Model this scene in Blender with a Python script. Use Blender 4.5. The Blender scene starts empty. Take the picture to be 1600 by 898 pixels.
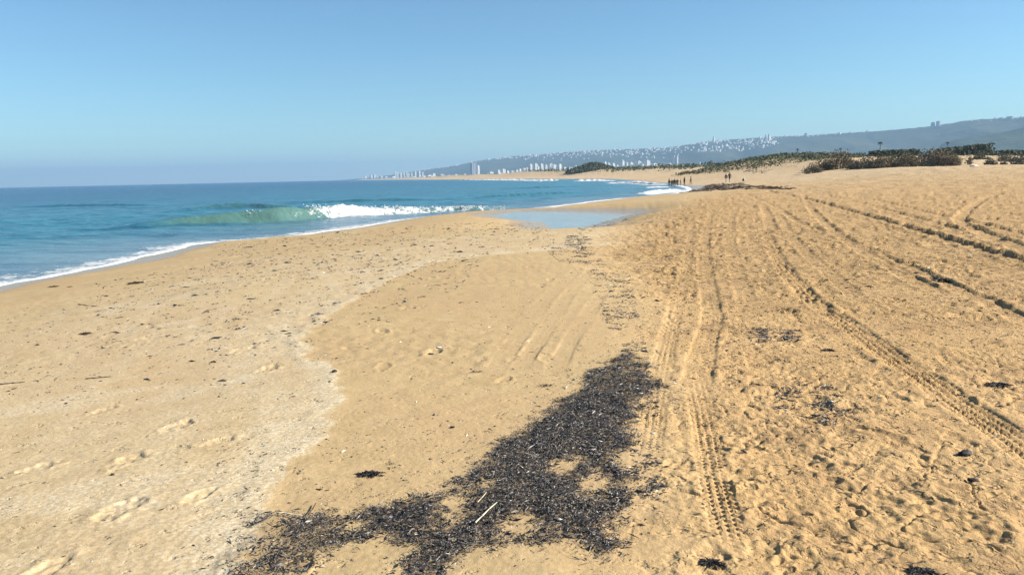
import bpy, bmesh, math, random
import numpy as np
from mathutils import Matrix, Vector

random.seed(7)
RNG = np.random.default_rng(11)
scene = bpy.context.scene
COL = scene.collection

# ------------------------------------------------------------------ camera
CAM_Z = 1.65
PITCH, ROLL, FPX = math.radians(8.21), math.radians(-1.23), 1200.0      # focal length in pixels of a 1600 wide frame
cam_data = bpy.data.cameras.new('camera')
cam_data.sensor_width = 36.0
cam_data.lens = 36.0 * FPX / 1600.0
cam_data.clip_start = 0.05
cam_data.clip_end = 60000.0
cam = bpy.data.objects.new('camera', cam_data)
COL.objects.link(cam)
CAM_R = Matrix.Rotation(math.pi / 2 - PITCH, 3, 'X') @ Matrix.Rotation(ROLL, 3, 'Z')
cam.matrix_world = Matrix.Translation((0, 0, CAM_Z)) @ CAM_R.to_4x4()
scene.camera = cam

# ------------------------------------------------------------------ sky, sun, exposure
SUN_EL, SUN_AZ = math.radians(31.0), math.radians(93.0)                 # azimuth clockwise from the view direction (+Y)
world = bpy.data.worlds.new('World')
scene.world = world
world.use_nodes = True
wn = world.node_tree.nodes
sky = wn.new('ShaderNodeTexSky')
sky.sky_type = 'NISHITA'
sky.sun_disc = False
sky.sun_elevation = SUN_EL
sky.sun_rotation = SUN_AZ
sky.altitude = 0
sky.air_density = 1.0
sky.dust_density = 0.0
sky.ozone_density = 3.0
bg = wn['Background']
bg.inputs['Strength'].default_value = 0.060
tint = wn.new('ShaderNodeMix')                                          # the camera's cooler white balance, the same over the whole sky
tint.data_type = 'RGBA'; tint.blend_type = 'MULTIPLY'
tint.inputs[0].default_value = 1.0
tint.inputs[7].default_value = (0.71, 0.935, 1.0, 1)
world.node_tree.links.new(sky.outputs['Color'], tint.inputs[6])
world.node_tree.links.new(tint.outputs[2], bg.inputs['Color'])

sun_data = bpy.data.lights.new('sun', 'SUN')
sun_data.energy = 5.0
sun_data.angle = math.radians(0.53)
sun_data.color = (1.0, 0.93, 0.82)
sun = bpy.data.objects.new('sun', sun_data)
COL.objects.link(sun)
sd = Vector((math.sin(SUN_AZ) * math.cos(SUN_EL), math.cos(SUN_AZ) * math.cos(SUN_EL), math.sin(SUN_EL)))
sun.rotation_euler = sd.to_track_quat('Z', 'Y').to_euler()
sun.location = (30, 5, 40)

vs = scene.view_settings
vs.view_transform = 'Standard'
vs.look = 'None'
vs.exposure = 1.27
vs.gamma = 1.0
vs.use_curve_mapping = False
scene.cycles.use_denoising = True
scene.cycles.max_bounces = 6
scene.cycles.volume_bounces = 1
scene.cycles.sample_clamp_indirect = 6.0

# ------------------------------------------------------------------ picture <-> place helpers
RM = np.array(CAM_R)
SEA_Z = -0.95


def ray(u, v):
    u = np.asarray(u, float); v = np.asarray(v, float)
    dc = np.stack([(u - 800) / FPX, -(v - 449) / FPX, -np.ones_like(u)], -1)
    return dc @ RM.T


def on_plane(u, v, z):
    d = ray(u, v)
    t = (z - CAM_Z) / d[..., 2]
    return d[..., :2] * t[..., None]


def at_depth(u, v, Y):
    d = ray(u, v)
    t = Y / d[..., 1]
    p = d * np.asarray(t)[..., None]
    p[..., 2] += CAM_Z
    return p


# ------------------------------------------------------------------ noise
_r = np.random.RandomState(5)
_perm = _r.permutation(256)
_perm = np.concatenate([_perm, _perm])
_ang = _r.rand(256) * 2 * np.pi
_gx, _gy = np.cos(_ang).astype(np.float32), np.sin(_ang).astype(np.float32)
_rnd = _r.rand(8, 256)


def noise(x, y, seed=0):
    x = x + seed * 17.37; y = y - seed * 31.91
    xf = np.floor(x); yf = np.floor(y)
    xi = xf.astype(np.int64) & 255; yi = yf.astype(np.int64) & 255
    fx = (x - xf).astype(np.float32); fy = (y - yf).astype(np.float32)
    ux = fx * fx * fx * (fx * (fx * 6 - 15) + 10); uy = fy * fy * fy * (fy * (fy * 6 - 15) + 10)

    def g(ix, iy, dx, dy):
        h = _perm[_perm[ix & 255] + (iy & 255)]
        return _gx[h] * dx + _gy[h] * dy
    a = g(xi, yi, fx, fy); b = g(xi + 1, yi, fx - 1, fy)
    c = g(xi, yi + 1, fx, fy - 1); d = g(xi + 1, yi + 1, fx - 1, fy - 1)
    return ((a + (b - a) * ux) * (1 - uy) + (c + (d - c) * ux) * uy) * 1.45


def fbm(x, y, octaves=4, seed=0, gain=0.5):
    s = 0; a = 1.0; f = 1.0
    for k in range(octaves):
        s = s + a * noise(x * f, y * f, seed + k * 3)
        a *= gain; f *= 2.03
    return s


def sstep(a, b, x):
    t = np.clip((x - a) / (b - a), 0, 1)
    return t * t * (3 - 2 * t)


def poly_dist(x, y, pts, want_s=False):
    """unsigned distance to a polyline (and arc length, side)"""
    best = np.full(x.shape, 1e12); s_best = np.zeros(x.shape); side = np.zeros(x.shape)
    acc = 0.0
    for (ax, ay), (bx, by) in zip(pts[:-1], pts[1:]):
        dx, dy = bx - ax, by - ay
        L2 = dx * dx + dy * dy
        if L2 < 1e-12:
            continue
        L = math.sqrt(L2)
        t = np.clip(((x - ax) * dx + (y - ay) * dy) / L2, 0, 1)
        ex = x - ax - t * dx; ey = y - ay - t * dy
        d2 = ex * ex + ey * ey
        m = d2 < best
        best = np.where(m, d2, best)
        if want_s:
            s_best = np.where(m, acc + t * L, s_best)
            side = np.where(m, ex * (dy / L) - ey * (dx / L), side)          # + on the right of travel
        acc += L
    best = np.sqrt(best)
    return (best, s_best, side) if want_s else best


def inside(x, y, poly):
    r = np.zeros(x.shape, bool)
    n = len(poly)
    for i in range(n):
        ax, ay = poly[i]; bx, by = poly[(i + 1) % n]
        if ay == by:
            continue
        c = ((ay > y) != (by > y)) & (x < (bx - ax) * (y - ay) / (by - ay) + ax)
        r ^= c
    return r


def catmull(pts, sub=5):
    pts = [np.array(p, float) for p in pts]
    out = []
    P = [2 * pts[0] - pts[1]] + pts + [2 * pts[-1] - pts[-2]]
    for i in range(1, len(P) - 2):
        for k in range(sub):
            t = k / sub
            p0, p1, p2, p3 = P[i - 1], P[i], P[i + 1], P[i + 2]
            out.append(0.5 * (2 * p1 + (p2 - p0) * t + (2 * p0 - 5 * p1 + 4 * p2 - p3) * t * t + (3 * p1 - p0 - 3 * p2 + p3) * t ** 3))
    out.append(pts[-1])
    return out


# ------------------------------------------------------------------ shoreline (metres, from behind the camera round the bay)
_spx = [(0, 446), (100, 428), (200, 408), (300, 383), (370, 377), (450, 370), (560, 355), (650, 342), (720, 336.5), (780, 333),
        (830, 328), (900, 319), (950, 312.5), (1000, 308), (1045, 304), (1078, 297), (1066, 291), (1030, 287), (1002, 284), (975, 281.2),
        (940, 279.7), (900, 279.9), (840, 279.6), (760, 280.0)]
_shore_w = [tuple(on_plane(u, v, SEA_Z)) for u, v in _spx]
_shore_near = [(-70, -400), (-30, -80), (-17.5, -20), (-14.8, 0), (-13.9, 12)] + [tuple(p) for p in _shore_w]
SHORE = [tuple(p) for p in catmull(_shore_near, 4)] + [(-130, 1350), (-310, 2400), (-760, 4300), (-1290, 6500), (-1890, 9100), (-1900, 9900), (-600, 14500)]
LAND = SHORE + [(16000, 14500), (16000, -400)]


def shore_d(x, y):
    d = np.empty(x.shape)
    n = x.size
    xf, yf, df = x.ravel(), y.ravel(), d.reshape(-1)
    for i in range(0, n, 200000):
        a, b = xf[i:i + 200000], yf[i:i + 200000]
        q = poly_dist(a, b, SHORE)
        df[i:i + 200000] = np.where(inside(a, b, LAND), q, -q)
    d = df.reshape(x.shape)
    r = np.hypot(x, y)
    w = 1 / (1 + (r / 90) ** 2)
    d = d + w * (0.32 * noise(x / 3.1, y / 3.1, 41) + 0.12 * noise(x / 0.9, y / 0.9, 42))
    return d


# wet lagoon left by the swash
POOL_Z = -0.62
_pool_px = [(768, 336), (815, 330.5), (870, 330), (930, 331), (975, 332), (985, 335), (955, 343), (925, 352), (903, 361), (893, 366.5), (874, 369), (860, 366), (854, 358), (850, 350), (842, 346.5), (815, 344.5), (788, 341)]
POOL = [tuple(p) for p in on_plane([p[0] for p in _pool_px], [p[1] for p in _pool_px], POOL_Z)]


def base_h(x, y, d=None):
    if d is None:
        d = shore_d(x, y)
    z = SEA_Z + 0.97 * (1 - (1 - np.clip(d / 15.0, 0, 1)) ** 1.5)
    z = np.where(d < 0, np.maximum(SEA_Z + 0.085 * d, -4.5), z)
    z = z + 1.75 * sstep(8, 40, d) * sstep(25, 130, y)
    # dunes on the far side of the bay
    far = sstep(165, 230, y)
    dn = 0.5 + 0.5 * noise(x / 38, y / 60, 3)
    z = z + far * sstep(24, 62, d) * (1.4 + 1.6 * dn)
    z = z + sstep(330, 700, y) * sstep(25, 70, d) * (2.0 + 2.5 * noise(x / 90, y / 150, 9))
    # dune ridge under the bushes and the scrub hill behind it
    def bump(cx, cy, rx, ry, h):
        return h * np.exp(-((x - cx) / rx) ** 2 - ((y - cy) / ry) ** 2)
    z = z + bump(78, 184, 24, 16, 1.9) + bump(112, 190, 34, 18, 0.9) + bump(150, 200, 40, 22, 0.6)
    z = z + bump(84, 272, 20, 38, 2.0) + bump(112, 285, 26, 42, 2.9)
    z = z + bump(80, 720, 13, 40, 4.6) + bump(66, 720, 16, 40, 2.6)
    land = sstep(20, 60, d) * sstep(120, 190, y) * (1 - sstep(400, 900, y))
    z = z + land * (0.55 * noise(x / 9, y / 9, 12) + 0.3 * noise(x / 3.7, y / 3.7, 13))
    # lagoon
    near = (np.abs(y - 42) < 26) & (np.abs(x) < 26)
    if near.any():
        xn, yn = x[near], y[near]
        q = poly_dist(xn, yn, POOL + [POOL[0]])
        q = np.where(inside(xn, yn, POOL), -q, q)
        q = q + 0.30 * noise(xn / 1.3, yn / 1.3, 85) + 0.15 * noise(xn / 0.4, yn / 0.4, 86)
        lvl = POOL_Z + np.where(q < 0, np.maximum(-0.05, 0.06 * q), 0.075 * q)
        w = np.exp(-(np.maximum(q, 0) / 3.2) ** 2)
        z[near] = z[near] * (1 - w) + lvl * w
    return z


def to_ground(px):
    u = np.array([p[0] for p in px], float); v = np.array([p[1] for p in px], float)
    z = np.zeros(len(u))
    for _ in range(10):
        p = on_plane(u, v, np.minimum(z, CAM_Z - 0.15))
        z = 0.5 * z + 0.5 * base_h(p[:, 0].copy(), p[:, 1].copy())
    return [tuple(q) for q in p]


# ------------------------------------------------------------------ tyre tracks: (pixels, half width, depth, berm, tread amplitude, tread pitch)
TRACKS = []
def track(px, w, dep, berm, tread, pitch=0.055, ribs=3, cont=0.7):
    pts = to_ground(px)
    TRACKS.append((catmull(pts, 5), w, dep, berm, tread, pitch, ribs, cont))
track([(1700, 772), (1600, 698), (1500, 628), (1400, 562), (1330, 510), (1262, 462), (1220, 412), (1200, 370), (1193, 345), (1196, 325)], 0.13, 0.017, 0.008, 0.028, 0.062, 4, 1.0)
track([(1205, 360), (1199, 335), (1190, 318)], 0.16, 0.03, 0.02, 0.0)
track([(1160, 898), (1135, 820), (1115, 745), (1100, 660), (1086, 600), (1078, 560)], 0.085, 0.008, 0.004, 0.015, 0.050, 4, 0.55)
track([(1082, 620), (1100, 540), (1112, 490), (1104, 440), (1100, 395), (1105, 355), (1112, 330), (1125, 315)], 0.12, 0.016, 0.008, 0.008, 0.06, 2, 0.6)
track([(1005, 750), (1022, 640), (1034, 570), (1050, 500), (1066, 440), (1076, 385), (1082, 340)], 0.09, 0.008, 0.004, 0.012, 0.045, 4, 0.6)
track([(1290, 850), (1255, 765), (1225, 700), (1200, 640)], 0.10, 0.004, 0.003, 0.009, 0.06, 3)
track([(1690, 432), (1600, 408), (1500, 379), (1440, 362), (1380, 344), (1300, 321), (1240, 306), (1200, 298)], 0.22, 0.072, 0.05, 0.0, cont=0.85)
track([(1700, 420), (1600, 390), (1520, 365), (1430, 340), (1350, 318), (1290, 305)], 0.17, 0.04, 0.03, 0.0)
track([(1700, 398), (1600, 366), (1520, 347), (1440, 329), (1380, 315), (1310, 301)], 0.17, 0.048, 0.03, 0.0, cont=0.85)
track([(1700, 280), (1600, 293), (1550, 305), (1515, 325), (1500, 345), (1530, 360), (1600, 388)], 0.2, 0.06, 0.04, 0.0)
track([(1640, 520), (1560, 480), (1450, 430), (1370, 396), (1320, 372), (1250, 348), (1210, 322), (1165, 303)], 0.14, 0.032, 0.020, 0.010, 0.07, 2, 0.85)
track([(1460, 455), (1390, 415), (1330, 380), (1285, 345), (1262, 318), (1255, 303)], 0.15, 0.035, 0.025, 0.0)
track([(1700, 345), (1600, 338), (1500, 322), (1400, 308), (1330, 299)], 0.18, 0.022, 0.018, 0.0)
track([(1700, 470), (1560, 425), (1440, 388), (1340, 352), (1280, 326), (1240, 308)], 0.13, 0.012, 0.010, 0.006, 0.07, 2)
track([(1345, 470), (1300, 430), (1250, 385), (1225, 350), (1215, 325), (1222, 305)], 0.12, 0.012, 0.010, 0.006, 0.07, 2)
track([(1170, 480), (1150, 420), (1140, 370), (1145, 335), (1160, 312)], 0.12, 0.010, 0.008, 0.004, 0.07, 2)
track([(800, 590), (850, 520), (900, 445), (950, 398), (1000, 352), (1030, 325)], 0.09, 0.003, 0.002, 0.002, 0.08, 3)
track([(860, 590), (905, 510), (950, 445), (985, 400), (1020, 355)], 0.09, 0.003, 0.002, 0.002, 0.08, 3)
track([(740, 620), (800, 540), (850, 470), (905, 420)], 0.10, 0.002, 0.0015, 0.002, 0.1, 2)

ROUGH_EDGE = to_ground([(968, 1050), (985, 898), (1008, 700), (1012, 600), (1004, 520), (965, 430), (935, 398), (945, 372), (1000, 342), (1060, 318), (1110, 302)]) + [(40, 140), (60, 220)]
ROUGH_POLY = [(0.15, -40)] + ROUGH_EDGE + [(400, 220), (400, -40)]
PALE_EDGE = to_ground([(395, 840), (430, 745), (470, 705), (515, 665), (526, 620), (522, 585), (480, 552), (470, 530), (515, 492), (560, 462), (610, 435), (670, 412), (740, 401), (830, 394), (890, 388)])
# hand placed prints (pixel x, y, length m, angle)
PRINTS = [(185, 795, 0.30, 0.35), (278, 665, 0.26, 0.3), (200, 718, 0.24, 0.4), (75, 888, 0.24, 0.2), (235, 527, 0.34, 1.2), (340, 690, 0.22, 1.0),
          (305, 775, 0.2, 0.6), (160, 640, 0.2, 0.6), (420, 575, 0.28, 0.3), (380, 545, 0.3, 0.5), (60, 730, 0.22, 0.9), (470, 880, 0.2, 0.5),
          (680, 548, 0.26, 0.4), (640, 480, 0.3, 0.4), (800, 560, 0.2, 0.2), (785, 592, 0.2, 0.4), (1110, 880, 0.3, 0.2), (1150, 745, 0.27, 1.3),
          (1060, 730, 0.26, 0.5), (1320, 790, 0.3, 0.4), (1370, 850, 0.32, 0.9), (1225, 800, 0.28, 1.1), (1500, 690, 0.3, 0.2), (1180, 690, 0.28, 0.3), (1270, 722, 0.28, 0.15), (1330, 640, 0.28, 0.4), (1420, 700, 0.29, 0.1), (1460, 785, 0.3, 0.35), (1540, 820, 0.29, 0.2),
          (1400, 622, 0.28, 0.3), (1250, 590, 0.29, 0.2), (1180, 562, 0.3, 0.5), (1350, 562, 0.3, 0.1), (1480, 560, 0.3, 0.4), (1560, 540, 0.3, 0.2), (1190, 850, 0.28, 0.3), (1290, 835, 0.28, 0.1), (1245, 880, 0.28, 0.5)]
_pp = to_ground([(p[0], p[1]) for p in PRINTS])

# wrack (dark dried weed) patches, pixels -> ground
_W1 = [(985, 548), (1012, 575), (1030, 603), (990, 640), (985, 690), (962, 705), (978, 745), (972, 785), (957, 800), (968, 850), (938, 873), (905, 852),
       (830, 848), (735, 852), (725, 872), (690, 898), (650, 915), (640, 880), (660, 855), (600, 838), (540, 852), (480, 880), (440, 910), (340, 910), (355, 860),
       (420, 797), (475, 810), (545, 803), (620, 788), (695, 765), (748, 735), (758, 712), (790, 682), (825, 665), (862, 640), (905, 610), (912, 588), (950, 566)]
WRACK = to_ground(_W1)
_HOLES = [(880, 728, 19, 9), (933, 755, 19, 15), (810, 826, 26, 15), (712, 786, 17, 22), (886, 846, 8, 5), (548, 823, 12, 6), (900, 716, 7, 3), (760, 755, 9, 4)]
HOLES = []
for hx, hy, ha, hb in _HOLES:
    c = to_ground([(hx, hy), (hx + ha, hy), (hx, hy + hb), (hx, hy - hb)])
    HOLES.append((c[0][0], c[0][1], abs(c[1][0] - c[0][0]), abs(c[3][1] - c[2][1]) / 2))


def wrack_q(x, y):
    """signed distance to the wrack patch, minus inside"""
    q = poly_dist(x, y, WRACK + [WRACK[0]])
    q = np.where(inside(x, y, WRACK), -q, q)
    q = q - 0.015 + 0.055 * noise(x * 3.1, y * 3.1, 51) + 0.05 * noise(x * 8, y * 8, 52) + 0.035 * noise(x * 21, y * 21, 54)
    for hx, hy, ha, hb in HOLES:
        e = (1 - np.hypot((x - hx) / ha, (y - hy) / hb)) * min(ha, hb) + 0.05 * noise(x * 13, y * 13, 53) + 0.03 * noise(x * 30, y * 30, 55)
        q = np.maximum(q, e)
    return q


def prints_field(x, y, cell, prob, seed, length, depth):
    """foot-shaped hollows with a pushed-up rim, one per jittered cell"""
    cx = np.floor(x / cell).astype(np.int64); cy = np.floor(y / cell).astype(np.int64)
    out = np.zeros(x.shape)
    wob = 0.30 * noise(x / 0.11, y / 0.11, seed + 3) + 0.18 * noise(x / 0.045, y / 0.045, seed + 4)
    for ox in (-1, 0, 1):
        for oy in (-1, 0, 1):
            h = _perm[_perm[(cx + ox + seed * 7) & 255] + ((cy + oy) & 255)]
            px = (cx + ox + 0.15 + 0.7 * _rnd[0][h]) * cell; py = (cy + oy + 0.15 + 0.7 * _rnd[1][h]) * cell
            a = _rnd[2][h] * 6.283; L = length * (0.7 + 0.6 * _rnd[3][h]); on = _rnd[4][h] < prob
            dx, dy = x - px, y - py
            u = (dx * np.cos(a) + dy * np.sin(a)) / (0.5 * L); v = (-dx * np.sin(a) + dy * np.cos(a)) / (0.21 * L)
            e = np.sqrt(u * u + v * v) + wob
            k = -sstep(1.25, 0.45, e) * (0.75 + 0.25 * u) + 0.45 * np.exp(-((e - 1.3) / 0.28) ** 2)
            out += np.where(on, k * depth * (0.5 + 0.9 * _rnd[5][h]), 0)
    return out


def full_h(x, y, d=None, attrs=None):
    """ground height with all the relief of the sand"""
    if d is None:
        d = shore_d(x, y)
    z = base_h(x, y, d)
    r = np.hypot(x, y)
    nm = r < 130
    X, Y, D, Rr = x[nm], y[nm], d[nm], r[nm]
    q = poly_dist(X, Y, ROUGH_EDGE)
    q = np.where(inside(X, Y, ROUGH_POLY), q, -q) + 0.25 * noise(X / 0.9, Y / 0.9, 21) + 0.10 * noise(X * 4, Y * 4, 22)
    soft = 0.25 + 0.03 * Rr
    R = sstep(-soft, soft * 1.6, q)
    lod = lambda size: 1 - sstep(120 * size, 330 * size, Rr)        # drop relief finer than the mesh
    calm = 0.16 + 0.84 * sstep(-0.5, 0.45, noise(X / 1.7, Y / 1.7, 23) + 0.25 * noise(X / 0.5, Y / 0.5, 24) + 0.35 * sstep(8, 20, Rr))
    h = np.zeros(X.shape)
    nearf = 0.45 + 0.55 * sstep(6, 13, Rr)
    # churned dry sand
    far_boost = 1 + 1.1 * sstep(8, 22, Rr)
    hlow = R * calm * far_boost * 0.022 * noise(X / 0.75, Y / 0.75, 25) * lod(0.7)
    h += hlow + R * calm * far_boost * (0.011 * fbm(X / 0.26, Y / 0.26, 2, 26) * lod(0.25))
    cl = noise(X / 0.085, Y / 0.12, 27)
    h += R * calm * nearf * (0.010 * np.maximum(cl - 0.1, 0) * 2 - 0.018 * sstep(0.2, 0.55, noise(X / 0.15, Y / 0.11, 28))) * lod(0.11)
    h += R * calm * far_boost * 0.024 * (np.abs(noise(X / 0.33, Y / 0.30, 32)) - 0.3) * lod(0.3)
    h += R * calm * 0.009 * noise(X / 0.045, Y / 0.045, 29) * lod(0.06)
    # crusts broken into plates
    cr = np.abs(noise(X / 0.42 + 0.3 * noise(X / 0.2, Y / 0.2, 31), Y / 0.42, 30))
    h -= R * calm * 0.014 * np.exp(-(cr / 0.035) ** 2) * lod(0.12)
    h += R * (0.35 + 0.65 * sstep(5, 13, Rr)) * (prints_field(X, Y, 0.62, 0.62, 1, 0.27, 0.030) * (0.5 + 0.5 * far_boost) + prints_field(X * 0.8 + Y * 0.6 + 3.3, Y * 0.8 - X * 0.6 - 1.7, 0.8, 0.6, 2, 0.24, 0.022)) * lod(0.35)
    bigp = prints_field(X - 5, Y + 2, 1.3, 0.7, 3, 0.55, 0.055) * sstep(14, 26, Rr)
    h += R * bigp * lod(0.8)
    h += R * sstep(35, 60, Rr) * 0.10 * fbm(X / 2.3, Y / 2.3, 2, 33)
    # packed sand on the sea side
    L = 1 - R
    dry = sstep(1.5, 5, D)
    h += L * dry * (0.010 * noise(X / 1.6, Y / 1.6, 34) + 0.0035 * fbm(X / 0.22, Y / 0.16, 2, 35) * lod(0.25) + 0.0016 * noise(X / 0.035, Y / 0.03, 36) * lod(0.04))
    mid = sstep(-0.15, 0.35, noise(X / 3.0, Y / 4.0, 37) + 0.45 * sstep(9, 14, Rr) - 0.1) * dry
    h += L * mid * (prints_field(X, Y, 0.9, 0.55, 5, 0.25, 0.013) + 0.006 * fbm(X / 0.16, Y / 0.2, 2, 38) * lod(0.2))
    # swash terraces running with the pale shell line
    pe, ps, pside = poly_dist(X, Y, PALE_EDGE, True)
    pw = pside + 0.10 * noise(X / 0.5, Y / 0.5, 43) + 0.05 * noise(X / 0.15, Y / 0.15, 44)
    h += 0.006 * np.exp(-((pw + 0.05) / 0.10) ** 2) * (pe < 1.5)
    for (px_, py_), (_, _, ln, an) in zip(_pp, PRINTS):
        m = np.hypot(X - px_, Y - py_) < 0.5
        if m.any():
            dx, dy = X[m] - px_, Y[m] - py_
            u = (dx * math.sin(an) + dy * math.cos(an)) / (0.5 * ln); v = (dx * math.cos(an) - dy * math.sin(an)) / (0.22 * ln)
            e = np.hypot(u, v * 0.8) + 0.45 * noise(X[m] * 9, Y[m] * 9, 45) + 0.2 * noise(X[m] * 25, Y[m] * 25, 47)
            h[m] += (-0.011 if px_ < 0.7 else -0.009) * sstep(1.15, 0.7, e) + 0.007 * np.exp(-((e - 1.35) / 0.35) ** 2) * np.clip(0.5 + 1.6 * noise(X[m] * 10, Y[m] * 10, 44), 0, 1.4) + 0.008 * sstep(1.4, 0.6, e) * noise(X[m] * 22, Y[m] * 22, 46)
    # tyre tracks
    for pts, w, dep, berm, tread, pitch, ribs, cont in TRACKS:
        xs = [p[0] for p in pts]; ys = [p[1] for p in pts]
        m = (X > min(xs) - 1) & (X < max(xs) + 1) & (Y > min(ys) - 1) & (Y < max(ys) + 1)
        if not m.any():
            continue
        x1, y1 = X[m], Y[m]
        dd, s, side = poly_dist(x1, y1, pts, True)
        endf = sstep(0.0, 0.5, s) 
        dd = np.where(np.hypot(x1 - pts[0][0], y1 - pts[0][1]) < 1e-6, 9, dd)
        wv = w * (1 + 0.12 * noise(x1 / 0.5, y1 / 0.5, 47))
        e = dd / wv
        Lt = sum(math.dist(a, b) for a, b in zip(pts[:-1], pts[1:]))
        amp = (cont + (1 - cont) * sstep(-0.3, 0.25, noise(x1 / 0.7, y1 / 0.7, 48))) * sstep(0.0, 0.7, s) * sstep(0.0, 0.7, Lt - s)
        inn = sstep(1.12, 0.88, e)
        prof = -dep * inn * (0.8 + 0.2 * (1 - e ** 2)) + berm * np.exp(-((e - 1.35) / 0.33) ** 2) * (0.6 + 0.8 * np.abs(noise(x1 / 0.2, y1 / 0.2, 49)))
        uu = np.clip(side / wv, -1, 1)
        if tread:
            row = np.floor((uu * 0.5 + 0.5) * ribs)
            ph = s / pitch + 0.5 * row + 0.5 * np.abs(uu) + 0.12 * noise(x1 / 0.12, y1 / 0.12, 39)
            lug = sstep(-0.25, 0.35, np.sin(2 * np.pi * ph)) * sstep(0.08, 0.22, np.abs(((uu * 0.5 + 0.5) * ribs) % 1 - 0.5) * -1 + 0.5)
            prof = prof + inn * tread * (lug - 0.45) * np.clip(0.85 + 0.5 * noise(x1 / 0.18, y1 / 0.18, 40), 0.1, 1.3) * (1 - sstep(16, 30, Rr[m])) * sstep(1.0, 0.82, np.abs(uu))
        h[m] = np.where(e < 1.1, hlow[m] + (h[m] - hlow[m]) * (1 - (0.9 if tread > 0.01 else 0.7) * inn * amp), h[m]) + prof * amp * np.clip(0.92 + 0.4 * noise(x1 / 0.33, y1 / 0.33, 33), 0.55, 1.2)
    wq = np.full(X.shape, 9.0)
    wm = (Y < 9) & (np.abs(X) < 3.5)
    if wm.any():
        wq[wm] = wrack_q(X[wm], Y[wm])
        h[wm] = h[wm] + 0.012 * sstep(0.0, -0.12, wq[wm]) * (0.7 + 0.6 * noise(X[wm] / 0.2, Y[wm] / 0.2, 50))
    h *= sstep(0.3, 1.8, D)
    z = z.copy()
    z[nm] += h
    fm = (r >= 60) & (d > 8)
    z[fm] += (0.09 * fbm(x[fm] / 3.0, y[fm] / 3.0, 2, 33) * sstep(60, 100, r[fm]))
    if attrs is not None:
        pale = np.zeros(x.shape); dark = np.zeros(x.shape); rough = np.ones(x.shape)
        p = sstep(0.05, -0.03, pw) * (0.42 + 0.75 * np.exp(-np.maximum(-pw, 0) / 0.45)) * sstep(9, 2.0, -pw)
        strk = 0.5 + 0.5 * noise((X + 0.3 * Y) / 0.35, (Y - 0.3 * X) / 2.2, 55) + 0.3 * noise(X / 0.6, Y / 0.25, 56)
        p = p * np.clip(0.35 + 0.9 * strk, 0, 1.2) * (1 - R) + 0.35 * (1 - R) * sstep(0.25, 0.7, noise(X / 2.4, Y / 1.2, 57) + 0.5 * noise(X / 0.4, Y / 0.4, 58)) * sstep(0, 1, -pw)
        pale[nm] = np.clip(p, 0, 1)
        dark[nm] = 0.95 * sstep(0.02, -0.09, wq) * (1 - 0.45 * sstep(5.2, 6.4, Y)) * (1 - 0.75 * sstep(-0.7, -1.2, X))
        rough[nm] = R
        churn = np.ones(x.shape); churn[nm] = R * (0.30 + 0.70 * sstep(6, 15, Rr)); attrs['churn'] = churn
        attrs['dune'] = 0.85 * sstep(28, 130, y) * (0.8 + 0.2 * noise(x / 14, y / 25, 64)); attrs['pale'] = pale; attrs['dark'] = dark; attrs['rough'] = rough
        wet_w = 2.4 + 7.5 * sstep(75, 100, y) * (1 - sstep(125, 150, y))
        wet = 1 - sstep(0.45, 1.0, d / wet_w)
        npool = (np.abs(y - 42) < 26) & (np.abs(x) < 26)
        pq = poly_dist(x[npool], y[npool], POOL + [POOL[0]])
        pq = np.where(inside(x[npool], y[npool], POOL), 0, pq)
        wet[npool] = np.maximum(wet[npool], 1 - sstep(0.3, 3.6, pq))
        attrs['wet'] = wet
        v = sstep(45, 90, d) * sstep(240, 330, y) * sstep(-0.2, 0.25, noise(x / 30, y / 60, 60) + 0.4 * noise(x / 8, y / 12, 61) + 0.9 * sstep(300, 600, y) - 0.25)
        hillm = np.exp(-((x - 105) / 34) ** 2 - ((y - 285) / 45) ** 2)
        v = np.maximum(v, sstep(0.35, 0.6, hillm + 0.25 * noise(x / 7, y / 9, 62)))
        v = np.maximum(v, sstep(1400, 2400, y) * sstep(30, 120, d))
        attrs['veg'] = np.clip(v, 0, 1)
    return z


def ground_z(x, y):
    a = np.atleast_1d(np.array(x, float)); b = np.atleast_1d(np.array(y, float))
    z = full_h(a, b)
    return z if np.ndim(x) else float(z[0])


# ------------------------------------------------------------------ mesh helpers
def mesh_from(name, verts, faces=None, quads=None, tris=None, smooth=False):
    me = bpy.data.meshes.new(name)
    verts = np.asarray(verts, np.float32)
    if faces is not None:
        me.from_pydata(verts.tolist(), [], faces)
    else:
        parts = []; sizes = []
        if quads is not None and len(quads):
            parts.append(np.asarray(quads, np.int32).ravel()); sizes.append(np.full(len(quads), 4, np.int32))
        if tris is not None and len(tris):
            parts.append(np.asarray(tris, np.int32).ravel()); sizes.append(np.full(len(tris), 3, np.int32))
        li = np.concatenate(parts); sz = np.concatenate(sizes)
        me.vertices.add(len(verts)); me.vertices.foreach_set('co', verts.ravel())
        me.loops.add(len(li)); me.loops.foreach_set('vertex_index', li)
        me.polygons.add(len(sz)); me.polygons.foreach_set('loop_start', np.concatenate([[0], np.cumsum(sz)[:-1]]).astype(np.int32))
        me.update(calc_edges=True)
    me.polygons.foreach_set('use_smooth', np.full(len(me.polygons), bool(smooth)))
    me.update()
    return me


def add_attr(me, name, vals):
    a = me.attributes.new(name, 'FLOAT', 'POINT')
    a.data.foreach_set('value', np.asarray(vals, np.float32))


def link(name, me, mat=None, parent=None, loc=None):
    o = bpy.data.objects.new(name, me)
    COL.objects.link(o)
    if mat is not None and me is not None and not len(me.materials):
        me.materials.append(mat)
    if parent is not None:
        o.parent = parent
    if loc is not None:
        o.location = loc
    return o


def tag(o, label=None, cat=None, group=None, kind=None):
    if label: o['label'] = label
    if cat: o['category'] = cat
    if group: o['group'] = group
    if kind: o['kind'] = kind
    return o


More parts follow.
